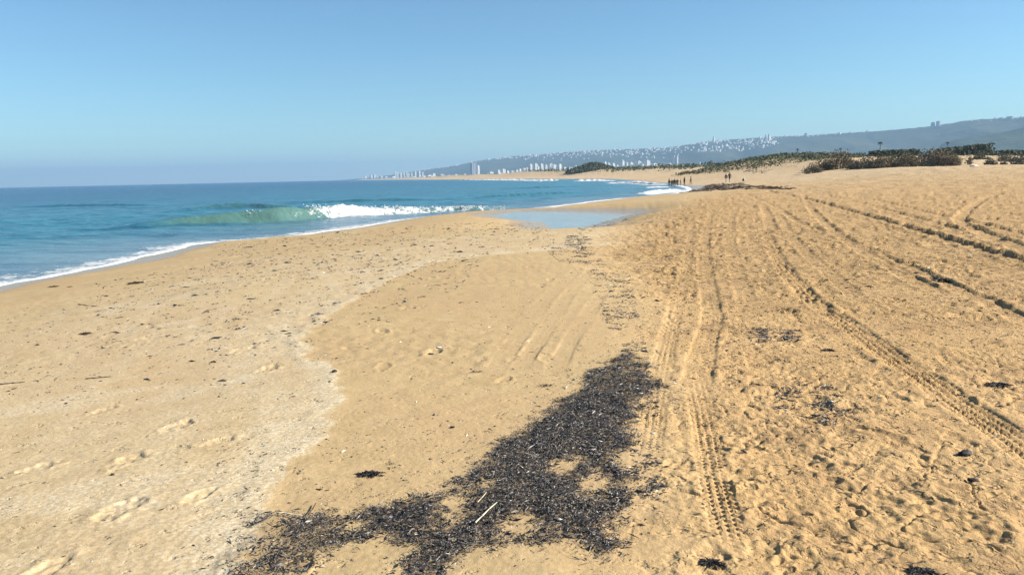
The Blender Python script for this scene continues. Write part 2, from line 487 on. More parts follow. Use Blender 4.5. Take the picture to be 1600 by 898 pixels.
def empty(name, loc, rz=0):
    o = bpy.data.objects.new(name, None)
    o.empty_display_size = 0.2
    COL.objects.link(o); o.location = loc; o.rotation_euler = (0, 0, rz)
    return o


def copy_tree(o, parent=None):
    c = o.copy(); COL.objects.link(c)
    if parent is not None:
        c.parent = parent
    for ch in o.children:
        copy_tree(ch, c)
    return c


# ------------------------------------------------------------------ material helpers
ALB = 0.745          # overall reflectance scale: keeps sand near 0.3-0.4


class NT:
    def __init__(self, name):
        self.m = bpy.data.materials.new(name); self.m.use_nodes = True
        self.t = self.m.node_tree; self.n = self.t.nodes; self.l = self.t.links
        self.bsdf = self.n['Principled BSDF']; self.out = self.n['Material Output']
        self.tc = self.n.new('ShaderNodeTexCoord')

    def attr(self, name):
        a = self.n.new('ShaderNodeAttribute'); a.attribute_name = name
        return a.outputs['Fac']

    def noise(self, scale, detail=3, rough=0.5, vec=None, sx=None):
        t = self.n.new('ShaderNodeTexNoise'); t.inputs['Scale'].default_value = scale
        t.inputs['Detail'].default_value = detail; t.inputs['Roughness'].default_value = rough
        v = vec or self.tc.outputs['Object']
        if sx:
            mp = self.n.new('ShaderNodeMapping'); mp.inputs['Scale'].default_value = sx
            self.l.new(v, mp.inputs['Vector']); v = mp.outputs['Vector']
        self.l.new(v, t.inputs['Vector'])
        return t.outputs['Fac']

    def voronoi(self, scale):
        t = self.n.new('ShaderNodeTexVoronoi'); t.inputs['Scale'].default_value = scale
        self.l.new(self.tc.outputs['Object'], t.inputs['Vector'])
        return t

    def _set(self, sock, v):
        if hasattr(v, 'is_linked') or hasattr(v, 'node'):
            self.l.new(v, sock)
        else:
            sock.default_value = v

    def math(self, op, a, b=0.0, clamp=False):
        m = self.n.new('ShaderNodeMath'); m.operation = op; m.use_clamp = clamp
        self._set(m.inputs[0], a); self._set(m.inputs[1], b)
        return m.outputs[0]

    def ramp(self, f, a, b, c=0.0, d=1.0):
        m = self.n.new('ShaderNodeMapRange'); m.clamp = True; m.interpolation_type = 'SMOOTHSTEP'
        self._set(m.inputs[0], f)
        for i, v in enumerate((a, b, c, d)):
            self._set(m.inputs[i + 1], v)
        return m.outputs[0]

    def mix(self, f, a, b, mode='MIX'):
        m = self.n.new('ShaderNodeMix'); m.data_type = 'RGBA'; m.blend_type = mode
        self._set(m.inputs[0], f)
        for s, v in ((m.inputs[6], a), (m.inputs[7], b)):
            if isinstance(v, tuple):
                s.default_value = (*v, 1.0) if len(v) == 3 else v
            else:
                self.l.new(v, s)
        return m.outputs[2]

    def bump(self, h, strength, dist, prev=None):
        b = self.n.new('ShaderNodeBump'); b.inputs['Strength'].default_value = strength; b.inputs['Distance'].default_value = dist
        self._set(b.inputs['Height'], h)
        if prev is not None:
            self.l.new(prev, b.inputs['Normal'])
        return b.outputs['Normal']

    def put(self, **kw):
        if isinstance(kw.get('color'), tuple):
            kw['color'] = tuple(v * ALB for v in kw['color'])
        elif 'color' in kw:
            kw['color'] = self.mix(1.0, kw['color'], (ALB, ALB, ALB), 'MULTIPLY')
        names = {'color': 'Base Color', 'rough': 'Roughness', 'spec': 'Specular IOR Level', 'normal': 'Normal', 'ior': 'IOR', 'metal': 'Metallic'}
        for k, v in kw.items():
            s = self.bsdf.inputs[names[k]]
            if isinstance(v, tuple):
                s.default_value = (*v, 1.0)
            else:
                self._set(s, v)
        return self.m


def plain(name, col, rough=0.8, var=0.25, scale=6.0, bump=0.0, spec=0.3):
    n = NT(name)
    f = n.noise(scale, 4)
    c = n.mix(n.ramp(f, 0.3, 0.7), tuple(v * (1 - var) for v in col), tuple(min(1, v * (1 + var)) for v in col))
    kw = dict(color=c, rough=rough, spec=spec)
    if bump:
        kw['normal'] = n.bump(n.noise(scale * 3, 4), 0.6, bump)
    return n.put(**kw)


# ------------------------------------------------------------------ sand material
def make_sand():
    n = NT('sand')
    rough, pale, wet, dark, veg, churn = (n.attr(k) for k in ('rough', 'pale', 'wet', 'dark', 'veg', 'churn'))
    big = n.noise(0.35, 4, 0.55); mid = n.noise(3.2, 5, 0.6); fine = n.noise(38, 4, 0.7); grain = n.noise(190, 2, 0.6)
    packed = n.mix(n.ramp(mid, 0.3, 0.7), (0.52, 0.37, 0.185), (0.59, 0.43, 0.226))
    packed = n.mix(n.ramp(big, 0.4, 0.62), packed, (0.55, 0.385, 0.20))
    dry = n.mix(n.ramp(mid, 0.3, 0.72), (0.62, 0.392, 0.178), (0.70, 0.47, 0.222))
    dry = n.mix(n.ramp(big, 0.42, 0.66, 0, 0.6), dry, (0.56, 0.36, 0.155))
    dry = n.mix(n.ramp(n.noise(1.6, 6, 0.7), 0.45, 0.68, 0, 0.85), dry, (0.44, 0.272, 0.13))
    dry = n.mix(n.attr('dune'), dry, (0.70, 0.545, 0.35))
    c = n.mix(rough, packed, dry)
    shell = n.mix(n.ramp(fine, 0.42, 0.6), (0.64, 0.51, 0.32), (0.78, 0.68, 0.49))
    pf = n.math('MULTIPLY', pale, n.ramp(n.noise(60, 3, 0.7), 0.36, 0.56), True)
    pf = n.math('ADD', n.math('MULTIPLY', pale, 0.45), n.math('MULTIPLY', pf, 0.55), True)
    c = n.mix(pf, c, shell)
    # grain scale mottling: dark minerals and shell chips
    c = n.mix(n.ramp(fine, 0.35, 0.65, 0.22, 0.0), c, (0.27, 0.18, 0.09))
    c = n.mix(n.ramp(grain, 0.66, 0.8, 0, 0.5), c, (0.80, 0.72, 0.55))
    c = n.mix(n.ramp(grain, 0.34, 0.22, 0, 0.5), c, (0.20, 0.13, 0.07))
    c = n.mix(n.math('MULTIPLY', wet, 0.75), c, (0.40, 0.285, 0.15))
    grit = n.math('MULTIPLY', dark, n.ramp(n.noise(55, 3, 0.7), 0.34, 0.5), True)
    c = n.mix(grit, c, (0.03, 0.028, 0.03))
    vn = n.noise(0.12, 4); vcol = n.mix(n.ramp(vn, 0.35, 0.65), (0.06, 0.075, 0.03), (0.13, 0.12, 0.055))
    c = n.mix(veg, c, vcol)
    rg = n.ramp(wet, 0.35, 1.0, 0.95, 0.26)
    b = n.bump(fine, 0.6, 0.006)
    b = n.bump(n.math('MULTIPLY', rough, n.noise(24, 5, 0.75)), 0.8, 0.022, b)
    b = n.bump(grain, 0.45, 0.0022, b)
    rb = n.bump(n.math('MULTIPLY', churn, n.noise(7, 6, 0.72)), 1.0, 0.07, b)
    pit = n.math('ADD', n.ramp(n.noise(5.2, 3, 0.6, sx=(1, 1.3, 1)), 0.56, 0.66), n.math('MULTIPLY', n.ramp(n.noise(13, 3, 0.6), 0.57, 0.68), 0.45))
    rb = n.bump(n.math('MULTIPLY', churn, n.math('SUBTRACT', 1.0, pit)), 1.0, 0.06, rb)
    lp = n.ramp(n.noise(6.0, 4, 0.65, sx=(1, 1.5, 1)), 0.60, 0.70)
    rb = n.bump(n.math('MULTIPLY', n.math('SUBTRACT', 1.0, rough), n.math('SUBTRACT', 1.0, lp)), 0.6, 0.012, rb)
    dryf = n.math('SUBTRACT', 1.0, wet, True)
    mixn = n.n.new('ShaderNodeMix'); mixn.data_type = 'VECTOR'
    geo = n.n.new('ShaderNodeNewGeometry')
    n.l.new(dryf, mixn.inputs[0]); n.l.new(geo.outputs['Normal'], mixn.inputs[4]); n.l.new(rb, mixn.inputs[5])
    return n.put(color=c, rough=rg, spec=n.ramp(wet, 0.3, 1.0, 0.12, 0.38), normal=mixn.outputs[1])


M_SAND = make_sand()

# ------------------------------------------------------------------ the beach (one sheet to the far coast)
def build_beach():
    fine = np.arange(math.radians(-44), math.radians(44), 0.00165)
    coarse_r = np.linspace(fine[-1], math.pi, 46)[1:]
    th = np.concatenate([-coarse_r[::-1], fine, coarse_r[:-1]])
    v = []
    k = 768 * CAM_Z
    r = 0.3
    while r < 2.6: v.append(r); r *= 1.10
    p = k / 2.6
    while k / p < 9.5: v.append(k / p); p -= 0.68
    while k / p < 60: v.append(k / p); p -= 0.8
    r = k / p
    while r < 420: v.append(r); r *= 1.011
    while r < 12500: v.append(r); r *= 1.05
    rr = np.array(v)
    T, Rr = np.meshgrid(th, rr)
    x = (Rr * np.sin(T)).ravel(); y = (Rr * np.cos(T)).ravel()
    nr, nt = len(rr), len(th)
    d = shore_d(x, y)
    idx = np.arange(nr * nt).reshape(nr, nt)
    nxt = np.roll(idx, -1, axis=1)
    q = np.stack([idx[:-1], nxt[:-1], nxt[1:], idx[1:]], -1).reshape(-1, 4)[:, ::-1]
    keep = (d[q] > -9).any(1)
    q = q[keep]
    used = np.zeros(nr * nt, bool); used[q.ravel()] = True
    remap = np.cumsum(used) - 1
    x, y, d = x[used], y[used], d[used]
    q = remap[q]
    at = {}
    z = full_h(x, y, d, at)
    me = mesh_from('beach', np.stack([x, y, z], 1), quads=q, smooth=True)
    for k_, val in at.items():
        add_attr(me, k_, val)
    print('beach', len(x), len(q))
    return tag(link('beach', me, M_SAND), 'sandy beach with tyre tracks and footprints curving round the bay', 'beach', kind='structure')


build_beach()

# ------------------------------------------------------------------ sea
BREAKERS = []      # (pts, heights, foam, seaward run)
def breaker(px, hs, fo):
    u = [p[0] for p in px]; v = [p[1] for p in px]
    pts = [tuple(p) for p in on_plane(u, v, SEA_Z)]
    dense = catmull([(*p, h, f) for p, h, f in zip(pts, hs, fo)], 6)
    BREAKERS.append([tuple(q) for q in dense])
breaker([(150, 360), (230, 356), (290, 353), (360, 350), (440, 347), (500, 343), (560, 338), (640, 334), (700, 331), (760, 329), (830, 324)],
        [0.0, 0.22, 0.44, 0.68, 0.84, 0.82, 0.62, 0.46, 0.38, 0.33, 0.10], [0, 0, 0, 0.10, 0.06, 0.40, 0.62, 0.52, 0.45, 0.40, 0.3])
breaker([(250, 334), (320, 328), (380, 325), (430, 326), (500, 326)], [0.0, 0.30, 0.42, 0.3, 0.0], [0, 0, 0.25, 0.15, 0])
breaker([(40, 365), (130, 362), (220, 360), (320, 361), (400, 360)], [0.0, 0.07, 0.10, 0.07, 0.0], [0, 0, 0, 0, 0])
breaker([(420, 318), (520, 317), (620, 314), (700, 312.5)], [0.0, 0.28, 0.25, 0.0], [0, 0.1, 0.15, 0])
breaker([(700, 313), (780, 308), (860, 304), (930, 301)], [0.0, 0.28, 0.28, 0.0], [0, 0.12, 0.22, 0])
breaker([(0, 326), (90, 323), (180, 322), (260, 322)], [0.0, 0.25, 0.25, 0.0], [0, 0, 0, 0])
breaker([(760, 297), (850, 293.5), (940, 291)], [0.0, 0.3, 0.0], [0, 0.3, 0])
breaker([(690, 281.8), (740, 281.6), (800, 282), (860, 283.4), (905, 282.6)], [0.0, 0.7, 0.9, 0.8, 0.2], [0.3, 1, 1, 1, 0.5])
breaker([(780, 284.8), (830, 284.4), (880, 283.6), (930, 283.0), (965, 282.8)], [0.0, 0.5, 0.6, 0.6, 0.2], [0.0, 0.6, 0.9, 1, 0.6])
breaker([(945, 286.4), (980, 286.8), (1010, 288.2), (1035, 290)], [0.2, 0.45, 0.4, 0.2], [0.8, 1, 1, 0.7])
breaker([(1008, 305), (1030, 302), (1052, 299.5), (1068, 296.5)], [0.15, 0.30, 0.28, 0.15], [0.8, 1, 1, 0.9])
breaker([(1000, 294), (1030, 293), (1055, 292)], [0.1, 0.2, 0.1], [0.6, 0.9, 0.7])


def sea_surface(x, y, d):
    r = np.hypot(x, y)
    depth = np.clip(-d, 0, 1e9)
    near = sstep(0.3, 9, depth)
    big = 1 - sstep(150, 900, r)
    z = 0.05 * near * big * noise(x / 9 + y / 30, y / 6, 70) + 0.075 * near * (1 - sstep(70, 200, r)) * fbm(x / 2.6, y / 1.7, 3, 71)
    z = z + 0.05 * near * big * (1 - np.abs(noise(depth / 5.5 + 0.4 * noise(x / 14, y / 14, 74), y / 22, 72)) * 2.2)
    z = z + 0.12 * sstep(30, 120, depth) * noise(depth / 26, y / 70, 73) * (1 - sstep(600, 1500, r))
    foam = np.zeros(x.shape); face = np.zeros(x.shape)
    for pts in BREAKERS:
        P = [(p[0], p[1]) for p in pts]
        xs = [p[0] for p in P]; ys = [p[1] for p in P]
        mrg = 16
        m = (x > min(xs) - mrg) & (x < max(xs) + mrg) & (y > min(ys) - mrg) & (y < max(ys) + mrg)
        if not m.any():
            continue
        dd, s, side = poly_dist(x[m], y[m], P, True)
        L = np.concatenate([[0], np.cumsum(np.hypot(np.diff(xs), np.diff(ys)))])
        H = np.interp(s, L, [max(p[2], 0) for p in pts]); F = np.interp(s, L, [p[3] for p in pts])
        endw = sstep(0.0, 3.0, s) * sstep(0.0, 3.0, L[-1] - s)
        H = H * endw * (1 + 0.5 * F * noise(s / 2.3, s * 0.0 + 3.3, 79))
        t = -side + 0.14 * noise(x[m] / 2.6, y[m] / 2.6, 75)                 # + seaward
        Hs = np.maximum(H, 0.05)
        run = 0.55 + 0.55 * Hs
        up = sstep(0, 1, t / run)
        back = np.exp(-np.maximum(t - run, 0) / (2.2 + 2.0 * Hs))
        prof = H * up * back * (dd < 14)
        lump = noise(x[m] / 0.55, y[m] / 0.55, 76) * 0.5 + noise(x[m] / 0.22, y[m] / 0.22, 77) * 0.3
        white = F * sstep(-0.9 - 1.2 * F, 0.1, t) * sstep(run * 1.0 + 2.4 * F, run * 0.8, t) * endw
        z[m] = z[m] + prof * (1 + 0.35 * F * lump) + 0.16 * white * Hs * (0.4 + lump)
        foam[m] = np.maximum(foam[m], white)
        trail = F * endw * sstep(-4.5, -0.5, t) * sstep(1.0, -0.4, t) * 0.5 + F * endw * 0.42 * sstep(run, run + 1.0, t) * np.exp(-np.maximum(t - run, 0) / 3.5)
        foam[m] = np.maximum(foam[m], trail)
        face[m] = np.maximum(face[m], sstep(-0.4, 0.4, t) * sstep(run * 1.6 + 0.5, run * 0.7, t) * sstep(0.1, 0.55, H))
    # backwash lace along the edge
    edge = (1 - sstep(0.0, 3.4, depth)) * 0.42 * (1 - sstep(120, 300, r)) + 0.12 * (1 - sstep(2, 9, depth)) * (1 - sstep(60, 110, r))
    foam = np.maximum(foam, edge)
    return SEA_Z + z, foam, face


def make_water():
    n = NT('sea_water')
    foam, face, shal = n.attr('foam'), n.attr('face'), n.attr('shallow')
    deep = n.mix(n.ramp(n.noise(0.012, 3, 0.5, sx=(1, 2.5, 1)), 0.35, 0.65), (0.008, 0.062, 0.150), (0.011, 0.088, 0.185))
    c = n.mix(n.ramp(shal, 0.05, 0.55), deep, (0.035, 0.185, 0.250))
    c = n.mix(n.ramp(shal, 0.55, 1.0), c, (0.18, 0.26, 0.30))
    c = n.mix(n.ramp(n.noise(0.16, 4, 0.6, sx=(1, 1.8, 1)), 0.40, 0.66, 0, 0.5), c, (0.010, 0.070, 0.145))
    c = n.mix(n.math('MULTIPLY', face, 0.72), c, (0.100, 0.185, 0.140))
    fn = n.noise(1.7, 6, 0.72); fn2 = n.noise(7, 4, 0.7)
    lace = n.math('ADD', n.math('MULTIPLY', fn, 0.65), n.math('MULTIPLY', fn2, 0.35))
    thr = n.math('SUBTRACT', 0.78, n.math('MULTIPLY', foam, 0.62))
    ff = n.ramp(lace, n.math('SUBTRACT', thr, 0.03), n.math('ADD', thr, 0.06))
    ff = n.math('MULTIPLY', ff, n.ramp(foam, 0.02, 0.14), True)
    c = n.mix(ff, c, (0.70, 0.72, 0.73))
    w1 = n.noise(1.1, 4, 0.6, sx=(0.8, 1.3, 1)); w2 = n.noise(4.5, 3, 0.6, sx=(0.8, 1.2, 1)); w3 = n.noise(0.22, 3, 0.55, sx=(0.7, 1.5, 1))
    b = n.bump(w3, 0.8, 0.7)
    b = n.bump(w1, 0.8, 0.2, b)
    b = n.bump(w2, 0.35, 0.03, b)
    b = n.bump(n.math('MULTIPLY', ff, n.noise(9, 4, 0.7)), 0.8, 0.06, b)
    return n.put(color=c, rough=n.mix(ff, (0.22,) * 3, (0.85,) * 3), spec=n.math('SUBTRACT', n.ramp(shal, 0.1, 0.8, 0.09, 0.22), n.math('MULTIPLY', n.math('MAXIMUM', ff, face), 0.06)), ior=1.33, normal=b)


M_WATER = make_water()


def build_sea():
    fine = np.arange(math.radians(-43), math.radians(17), 0.0018)
    left = np.linspace(-math.pi, fine[0], 50)[:-1]
    right = np.linspace(fine[-1], math.radians(60), 12)[1:]
    th = np.concatenate([left, fine, right])
    v = []; r = 11.0
    while r < 45: v.append(r); r += 0.26
    while r < 72: v.append(r); r += 0.15
    while r < 330: v.append(r); r *= 1.010
    while r < 13500: v.append(r); r *= 1.035
    rr = np.array(v)
    T, Rr = np.meshgrid(th, rr)
    x = (Rr * np.sin(T)).ravel(); y = (Rr * np.cos(T)).ravel()
    nr, nt = len(rr), len(th)
    d = shore_d(x, y)
    idx = np.arange(nr * nt).reshape(nr, nt)
    q = np.stack([idx[:-1, :-1], idx[:-1, 1:], idx[1:, 1:], idx[1:, :-1]], -1).reshape(-1, 4)[:, ::-1]
    keep = (d[q] < 0.15 + Rr.ravel()[q] * 0.004).any(1)
    q = q[keep]
    used = np.zeros(nr * nt, bool); used[q.ravel()] = True
    remap = np.cumsum(used) - 1
    x, y, d = x[used], y[used], d[used]; q = remap[q]
    z, foam, face = sea_surface(x, y, d)
    z = np.where(d > 0.05, SEA_Z - 0.03, z)
    me = mesh_from('sea', np.stack([x, y, z], 1), quads=q, smooth=True)
    dep = np.maximum(-d, 0)
    r = np.hypot(x, y)
    sh = 0.62 * np.exp(-dep / 110) + 0.38 * np.exp(-dep / 9)
    add_attr(me, 'foam', foam); add_attr(me, 'face', face); add_attr(me, 'shallow', sh)
    print('sea', len(x), len(q))
    return tag(link('sea', me, M_WATER), 'blue sea with a green wave breaking along the sandy shore', 'sea', kind='structure')


build_sea()

# lagoon water
def build_pool():
    n = NT('lagoon_water')
    f = n.noise(1.2, 3, 0.6, sx=(1, 0.6, 1))
    c = n.mix(n.ramp(f, 0.35, 0.65), (0.26, 0.235, 0.21), (0.36, 0.32, 0.28))
    m = n.put(color=c, rough=0.10, spec=0.45, normal=n.bump(n.noise(2.5, 4, 0.6, sx=(1, 0.5, 1)), 0.35, 0.03))
    P = catmull(POOL + [POOL[0]], 4)[:-1]
    area2 = sum(P[i][0] * P[(i + 1) % len(P)][1] - P[(i + 1) % len(P)][0] * P[i][1] for i in range(len(P)))
    POOL_SIDE = -1.0 if area2 > 0 else 1.0
    verts = []
    for i, p in enumerate(P):
        tg = P[(i + 1) % len(P)] - P[i - 1]; tg = tg / (np.linalg.norm(tg) + 1e-9)
        verts.append((p[0] + tg[1] * -0.7 * POOL_SIDE, p[1] + tg[0] * 0.7 * POOL_SIDE, POOL_Z))
    me = mesh_from('lagoon', verts, faces=[list(range(len(verts)))])
    me.materials.append(m)
    tag(link('lagoon', me), 'shallow grey lagoon of swash water left on the sand', 'lagoon', kind='structure')


build_pool()

# foam
M_FOAM = plain('foam', (0.74, 0.76, 0.77), 0.9, 0.05, 8.0, 0.01)


def build_shore_foam():
    """irregular bead of froth along the edge of the swash"""
    pts = [p for p in SHORE if -20 < p[1] < 300 and math.hypot(*p) < 300]
    dens = []
    for a, b in zip(pts[:-1], pts[1:]):
        L = math.dist(a, b); k = max(1, int(L / max(0.06, 0.004 * math.hypot(*a))))
        for i in range(k):
            dens.append((a[0] + (b[0] - a[0]) * i / k, a[1] + (b[1] - a[1]) * i / k))
    P = np.array(dens)
    T = np.gradient(P, axis=0); T /= np.linalg.norm(T, axis=1)[:, None]
    N = np.stack([T[:, 1], -T[:, 0]], 1)                     # landward
    # follow the wobbling water line
    for _ in range(4):
        P = P - N * (shore_d(P[:, 0], P[:, 1]) * 0.9)[:, None]
    r = np.hypot(P[:, 0], P[:, 1])
    wid = (0.05 + 0.0017 * r) * (1 + 0.7 * noise(P[:, 0] / 1.3, P[:, 1] / 1.3, 80) + 0.5 * noise(P[:, 0] / 0.3, P[:, 1] / 0.3, 81))
    wid = np.clip(wid, 0.02, None)
    prof = [(-2.2, -0.02), (-1.2, 0.22), (-0.3, 0.32), (0.45, 0.28), (0.9, 0.0), (1.0, -0.4)]
    V = []
    for o_, h_ in prof:
        j = 0.15 * noise(P[:, 0] / 0.2, P[:, 1] / 0.2, int(90 + o_ * 3))
        V.append(np.stack([P[:, 0] + N[:, 0] * wid * (o_ + j), P[:, 1] + N[:, 1] * wid * (o_ + j), SEA_Z + 0.012 + wid * h_ * (0.35 + 0.3 * j)], 1))
    V = np.stack(V, 1); n, m = V.shape[:2]
    idx = np.arange(n * m).reshape(n, m)
    q = np.stack([idx[:-1, :-1], idx[1:, :-1], idx[1:, 1:], idx[:-1, 1:]], -1).reshape(-1, 4)
    me = mesh_from('shore_foam', V.reshape(-1, 3), quads=q, smooth=True)
    tag(link('shore_foam', me, M_FOAM), 'thin white line of foam at the edge of the water', 'foam', kind='stuff')


build_shore_foam()


def blob_cloud(centers, sizes, squash=1.0, seed=0):
    """small irregular octahedra"""
    rg = np.random.default_rng(seed)
    base = np.array([(1, 0, 0), (-1, 0, 0), (0, 1, 0), (0, -1, 0), (0, 0, 1), (0, 0, -1)], float)
    f = np.array([(0, 2, 4), (2, 1, 4), (1, 3, 4), (3, 0, 4), (2, 0, 5), (1, 2, 5), (3, 1, 5), (0, 3, 5)])
    n = len(centers)
    j = base[None] * (0.6 + 0.8 * rg.random((n, 6, 1)))
    j[..., 2] *= squash
    a = rg.random(n) * 6.28
    ca, sa = np.cos(a)[:, None], np.sin(a)[:, None]
    x = j[..., 0] * ca - j[..., 1] * sa; y = j[..., 0] * sa + j[..., 1] * ca
    v = np.stack([x, y, j[..., 2]], -1) * np.asarray(sizes)[:, None, None] + np.asarray(centers)[:, None]
    fi = (f[None] + (np.arange(n) * 6)[:, None, None]).reshape(-1, 3)
    return v.reshape(-1, 3), fi


def build_spray():
    C = []; S = []
    for pts, lo, hi, cnt, rise in ((BREAKERS[0], 0.33, 0.36, 30, 0.06), (BREAKERS[0], 0.50, 0.70, 420, 0.16), (BREAKERS[0], 0.70, 0.95, 200, 0.10)):
        P = np.array(pts)
        for _ in range(cnt):
            t = (lo + (hi - lo) * random.random()) * (len(P) - 1); i = int(t); f = t - i
            p = P[i] * (1 - f) + P[min(i + 1, len(P) - 1)] * f
            tg = P[min(i + 1, len(P) - 1), :2] - P[i, :2]; tg /= np.linalg.norm(tg) + 1e-9
            sea = np.array([-tg[1], tg[0]])
            off = 0.55 + 0.6 * p[2] + random.gauss(0, 0.35)
            q = p[:2] + sea * off
            C.append((q[0], q[1], SEA_Z + p[2] * (0.75 + 0.2 * random.random()) + abs(random.gauss(0, rise)) * p[2]))
            S.append(random.uniform(0.02, 0.065))
    v, f = blob_cloud(np.array(C), np.array(S), 0.8, 3)
    tag(link('sea_spray', mesh_from('sea_spray', v, tris=f, smooth=True), M_FOAM), 'white spray thrown up along the breaking wave', 'spray', kind='stuff')


build_spray()
# ------------------------------------------------------------------ hills
def hrow(x):
    return 293.0 - 0.0214 * x


RIDGE = [(535, 281.0, 9600), (565, 279.6, 9500), (600, 276, 9300), (640, 270.5, 9000), (680, 264, 8700), (720, 258.5, 8300), (760, 250.5, 8000), (800, 245.5, 7700), (850, 241.5, 7400),
         (900, 237.5, 7100), (950, 235, 6900), (1000, 233.5, 6700), (1045, 231.5, 6500), (1090, 224.5, 6300), (1140, 219.5, 6100), (1195, 216, 5900), (1250, 213.5, 5700),
         (1300, 210.5, 5500), (1350, 207.8, 5300), (1400, 203.5, 5100), (1440, 200, 4950), (1480, 193.5, 4800), (1502, 190.3, 4720), (1543, 187.5, 4600), (1580, 186, 4480),
         (1600, 182.5, 4400), (1680, 178, 4200), (1800, 172, 4000), (2000, 168, 3800), (2300, 170, 3600), (2700, 185, 3500)]
SPUR = [(1440, 233, 3500), (1465, 224, 3450), (1480, 219.5, 3400), (1500, 216.5, 3350), (1530, 212.5, 3300), (1560, 206.5, 3250), (1587, 200.5, 3200), (1610, 200, 3150), (1660, 203, 3100), (1750, 198, 3000), (1900, 190, 2900), (2200, 195, 2800)]


class Hill:
    def __init__(self, ridge, base_f, z0, seed):
        self.u = np.array([r[0] for r in ridge], float); self.v = np.array([r[1] for r in ridge], float); self.D = np.array([r[2] for r in ridge], float)
        self.bf, self.z0, self.seed = base_f, z0, seed

    def point(self, u, t):
        """u: bearing column, t: 0 at the foot, 1 on the ridge, above 1 behind it"""
        u = np.asarray(u, float); t = np.asarray(t, float)
        D = np.interp(u, self.u, self.D); v = np.interp(u, self.u, self.v)
        top = CAM_Z + (hrow(u) - v) / FPX * D
        Y = D * (self.bf + (1 - self.bf) * t)
        X = (u - 800) / FPX * Y * 1.0102
        s = np.clip(t, 0, 1)
        f = 0.30 * s + 0.70 * s ** 1.5
        z = self.z0 + (top - self.z0) * np.where(t > 1, 1 - 0.5 * (t - 1), f)
        rel = np.clip(top - self.z0, 0, None)
        gul = fbm(X / 420, Y / 900, 4, self.seed) * np.sin(np.pi * np.clip(s, 0, 1)) ** 0.8
        z = z + 0.17 * rel * gul + 0.012 * rel * noise(X / 45, Y / 45, self.seed + 5) * sstep(0.1, 0.4, t)
        return X, Y, z

    def build(self, name, mat, label, nu=520, nt=46):
        u = np.linspace(self.u[0], self.u[-1], nu); t = np.linspace(0, 1.5, nt)
        U, T = np.meshgrid(u, t)
        X, Y, Z = self.point(U, T)
        e = sstep(0, 20, U - self.u[0])
        Z = self.z0 - 2 + (Z - self.z0 + 2) * np.where(U < self.u[0] + 20, e, 1)
        idx = np.arange(nu * nt).reshape(nt, nu)
        q = np.stack([idx[:-1, :-1], idx[:-1, 1:], idx[1:, 1:], idx[1:, :-1]], -1).reshape(-1, 4)
        me = mesh_from(name, np.stack([X, Y, Z], -1).reshape(-1, 3), quads=q, smooth=True)
        return tag(link(name, me, mat), label, 'hill', kind='structure')


def forest(name, a, b, c):
    n = NT(name)
    f1 = n.noise(0.0016, 5, 0.6); f2 = n.noise(0.02, 4, 0.65)
    col = n.mix(n.ramp(f1, 0.38, 0.62), a, b)
    col = n.mix(n.ramp(f2, 0.45, 0.7, 0, 0.7), col, c)
    return n.put(color=col, rough=0.95, spec=0.05, normal=n.bump(n.noise(0.03, 4, 0.7), 0.7, 14.0))


FAR = Hill(RIDGE, 0.70, 4.0, 100)
FAR.build('mountain_ridge', forest('mountain_forest', (0.040, 0.055, 0.026), (0.075, 0.085, 0.042), (0.12, 0.11, 0.07)), 'long wooded mountain ridge running down to the sea')
NEAR = Hill(SPUR, 0.80, 3.0, 120)
NEAR.build('mountain_spur', forest('spur_forest', (0.040, 0.060, 0.026), (0.065, 0.085, 0.036), (0.10, 0.10, 0.055)), 'darker wooded spur in front of the mountain ridge', 200, 40)

# ------------------------------------------------------------------ buildings (far away, a few pixels each)
def wall_mat(name, col):
    n = NT(name)
    mp = n.n.new('ShaderNodeTexBrick')
    mp.inputs['Scale'].default_value = 0.16; mp.inputs['Mortar Size'].default_value = 0.03
    f = n.noise(0.05, 3)
    c = n.mix(n.ramp(f, 0.3, 0.7), tuple(v * 0.92 for v in col), col)
    return n.put(color=c, rough=0.85, spec=0.2)


M_WALLS = [wall_mat('render_white', (0.82, 0.81, 0.78)), wall_mat('render_cream', (0.74, 0.70, 0.62)), wall_mat('render_grey', (0.36, 0.37, 0.39))]
M_ROOF = plain('tile_roof', (0.45, 0.24, 0.16), 0.9, 0.2, 0.2)
M_GLASS = plain('window_band', (0.10, 0.13, 0.16), 0.2, 0.2, 0.2, spec=0.6)


def bbox(bm, x0, x1, y0, y1, z0, z1):
    v = [bm.verts.new(c) for c in ((x0, y0, z0), (x1, y0, z0), (x1, y1, z0), (x0, y1, z0), (x0, y0, z1), (x1, y0, z1), (x1, y1, z1), (x0, y1, z1))]
    for f in ((3, 2, 1, 0), (4, 5, 6, 7), (0, 1, 5, 4), (1, 2, 6, 5), (2, 3, 7, 6), (3, 0, 4, 7)):
        bm.faces.new([v[i] for i in f])


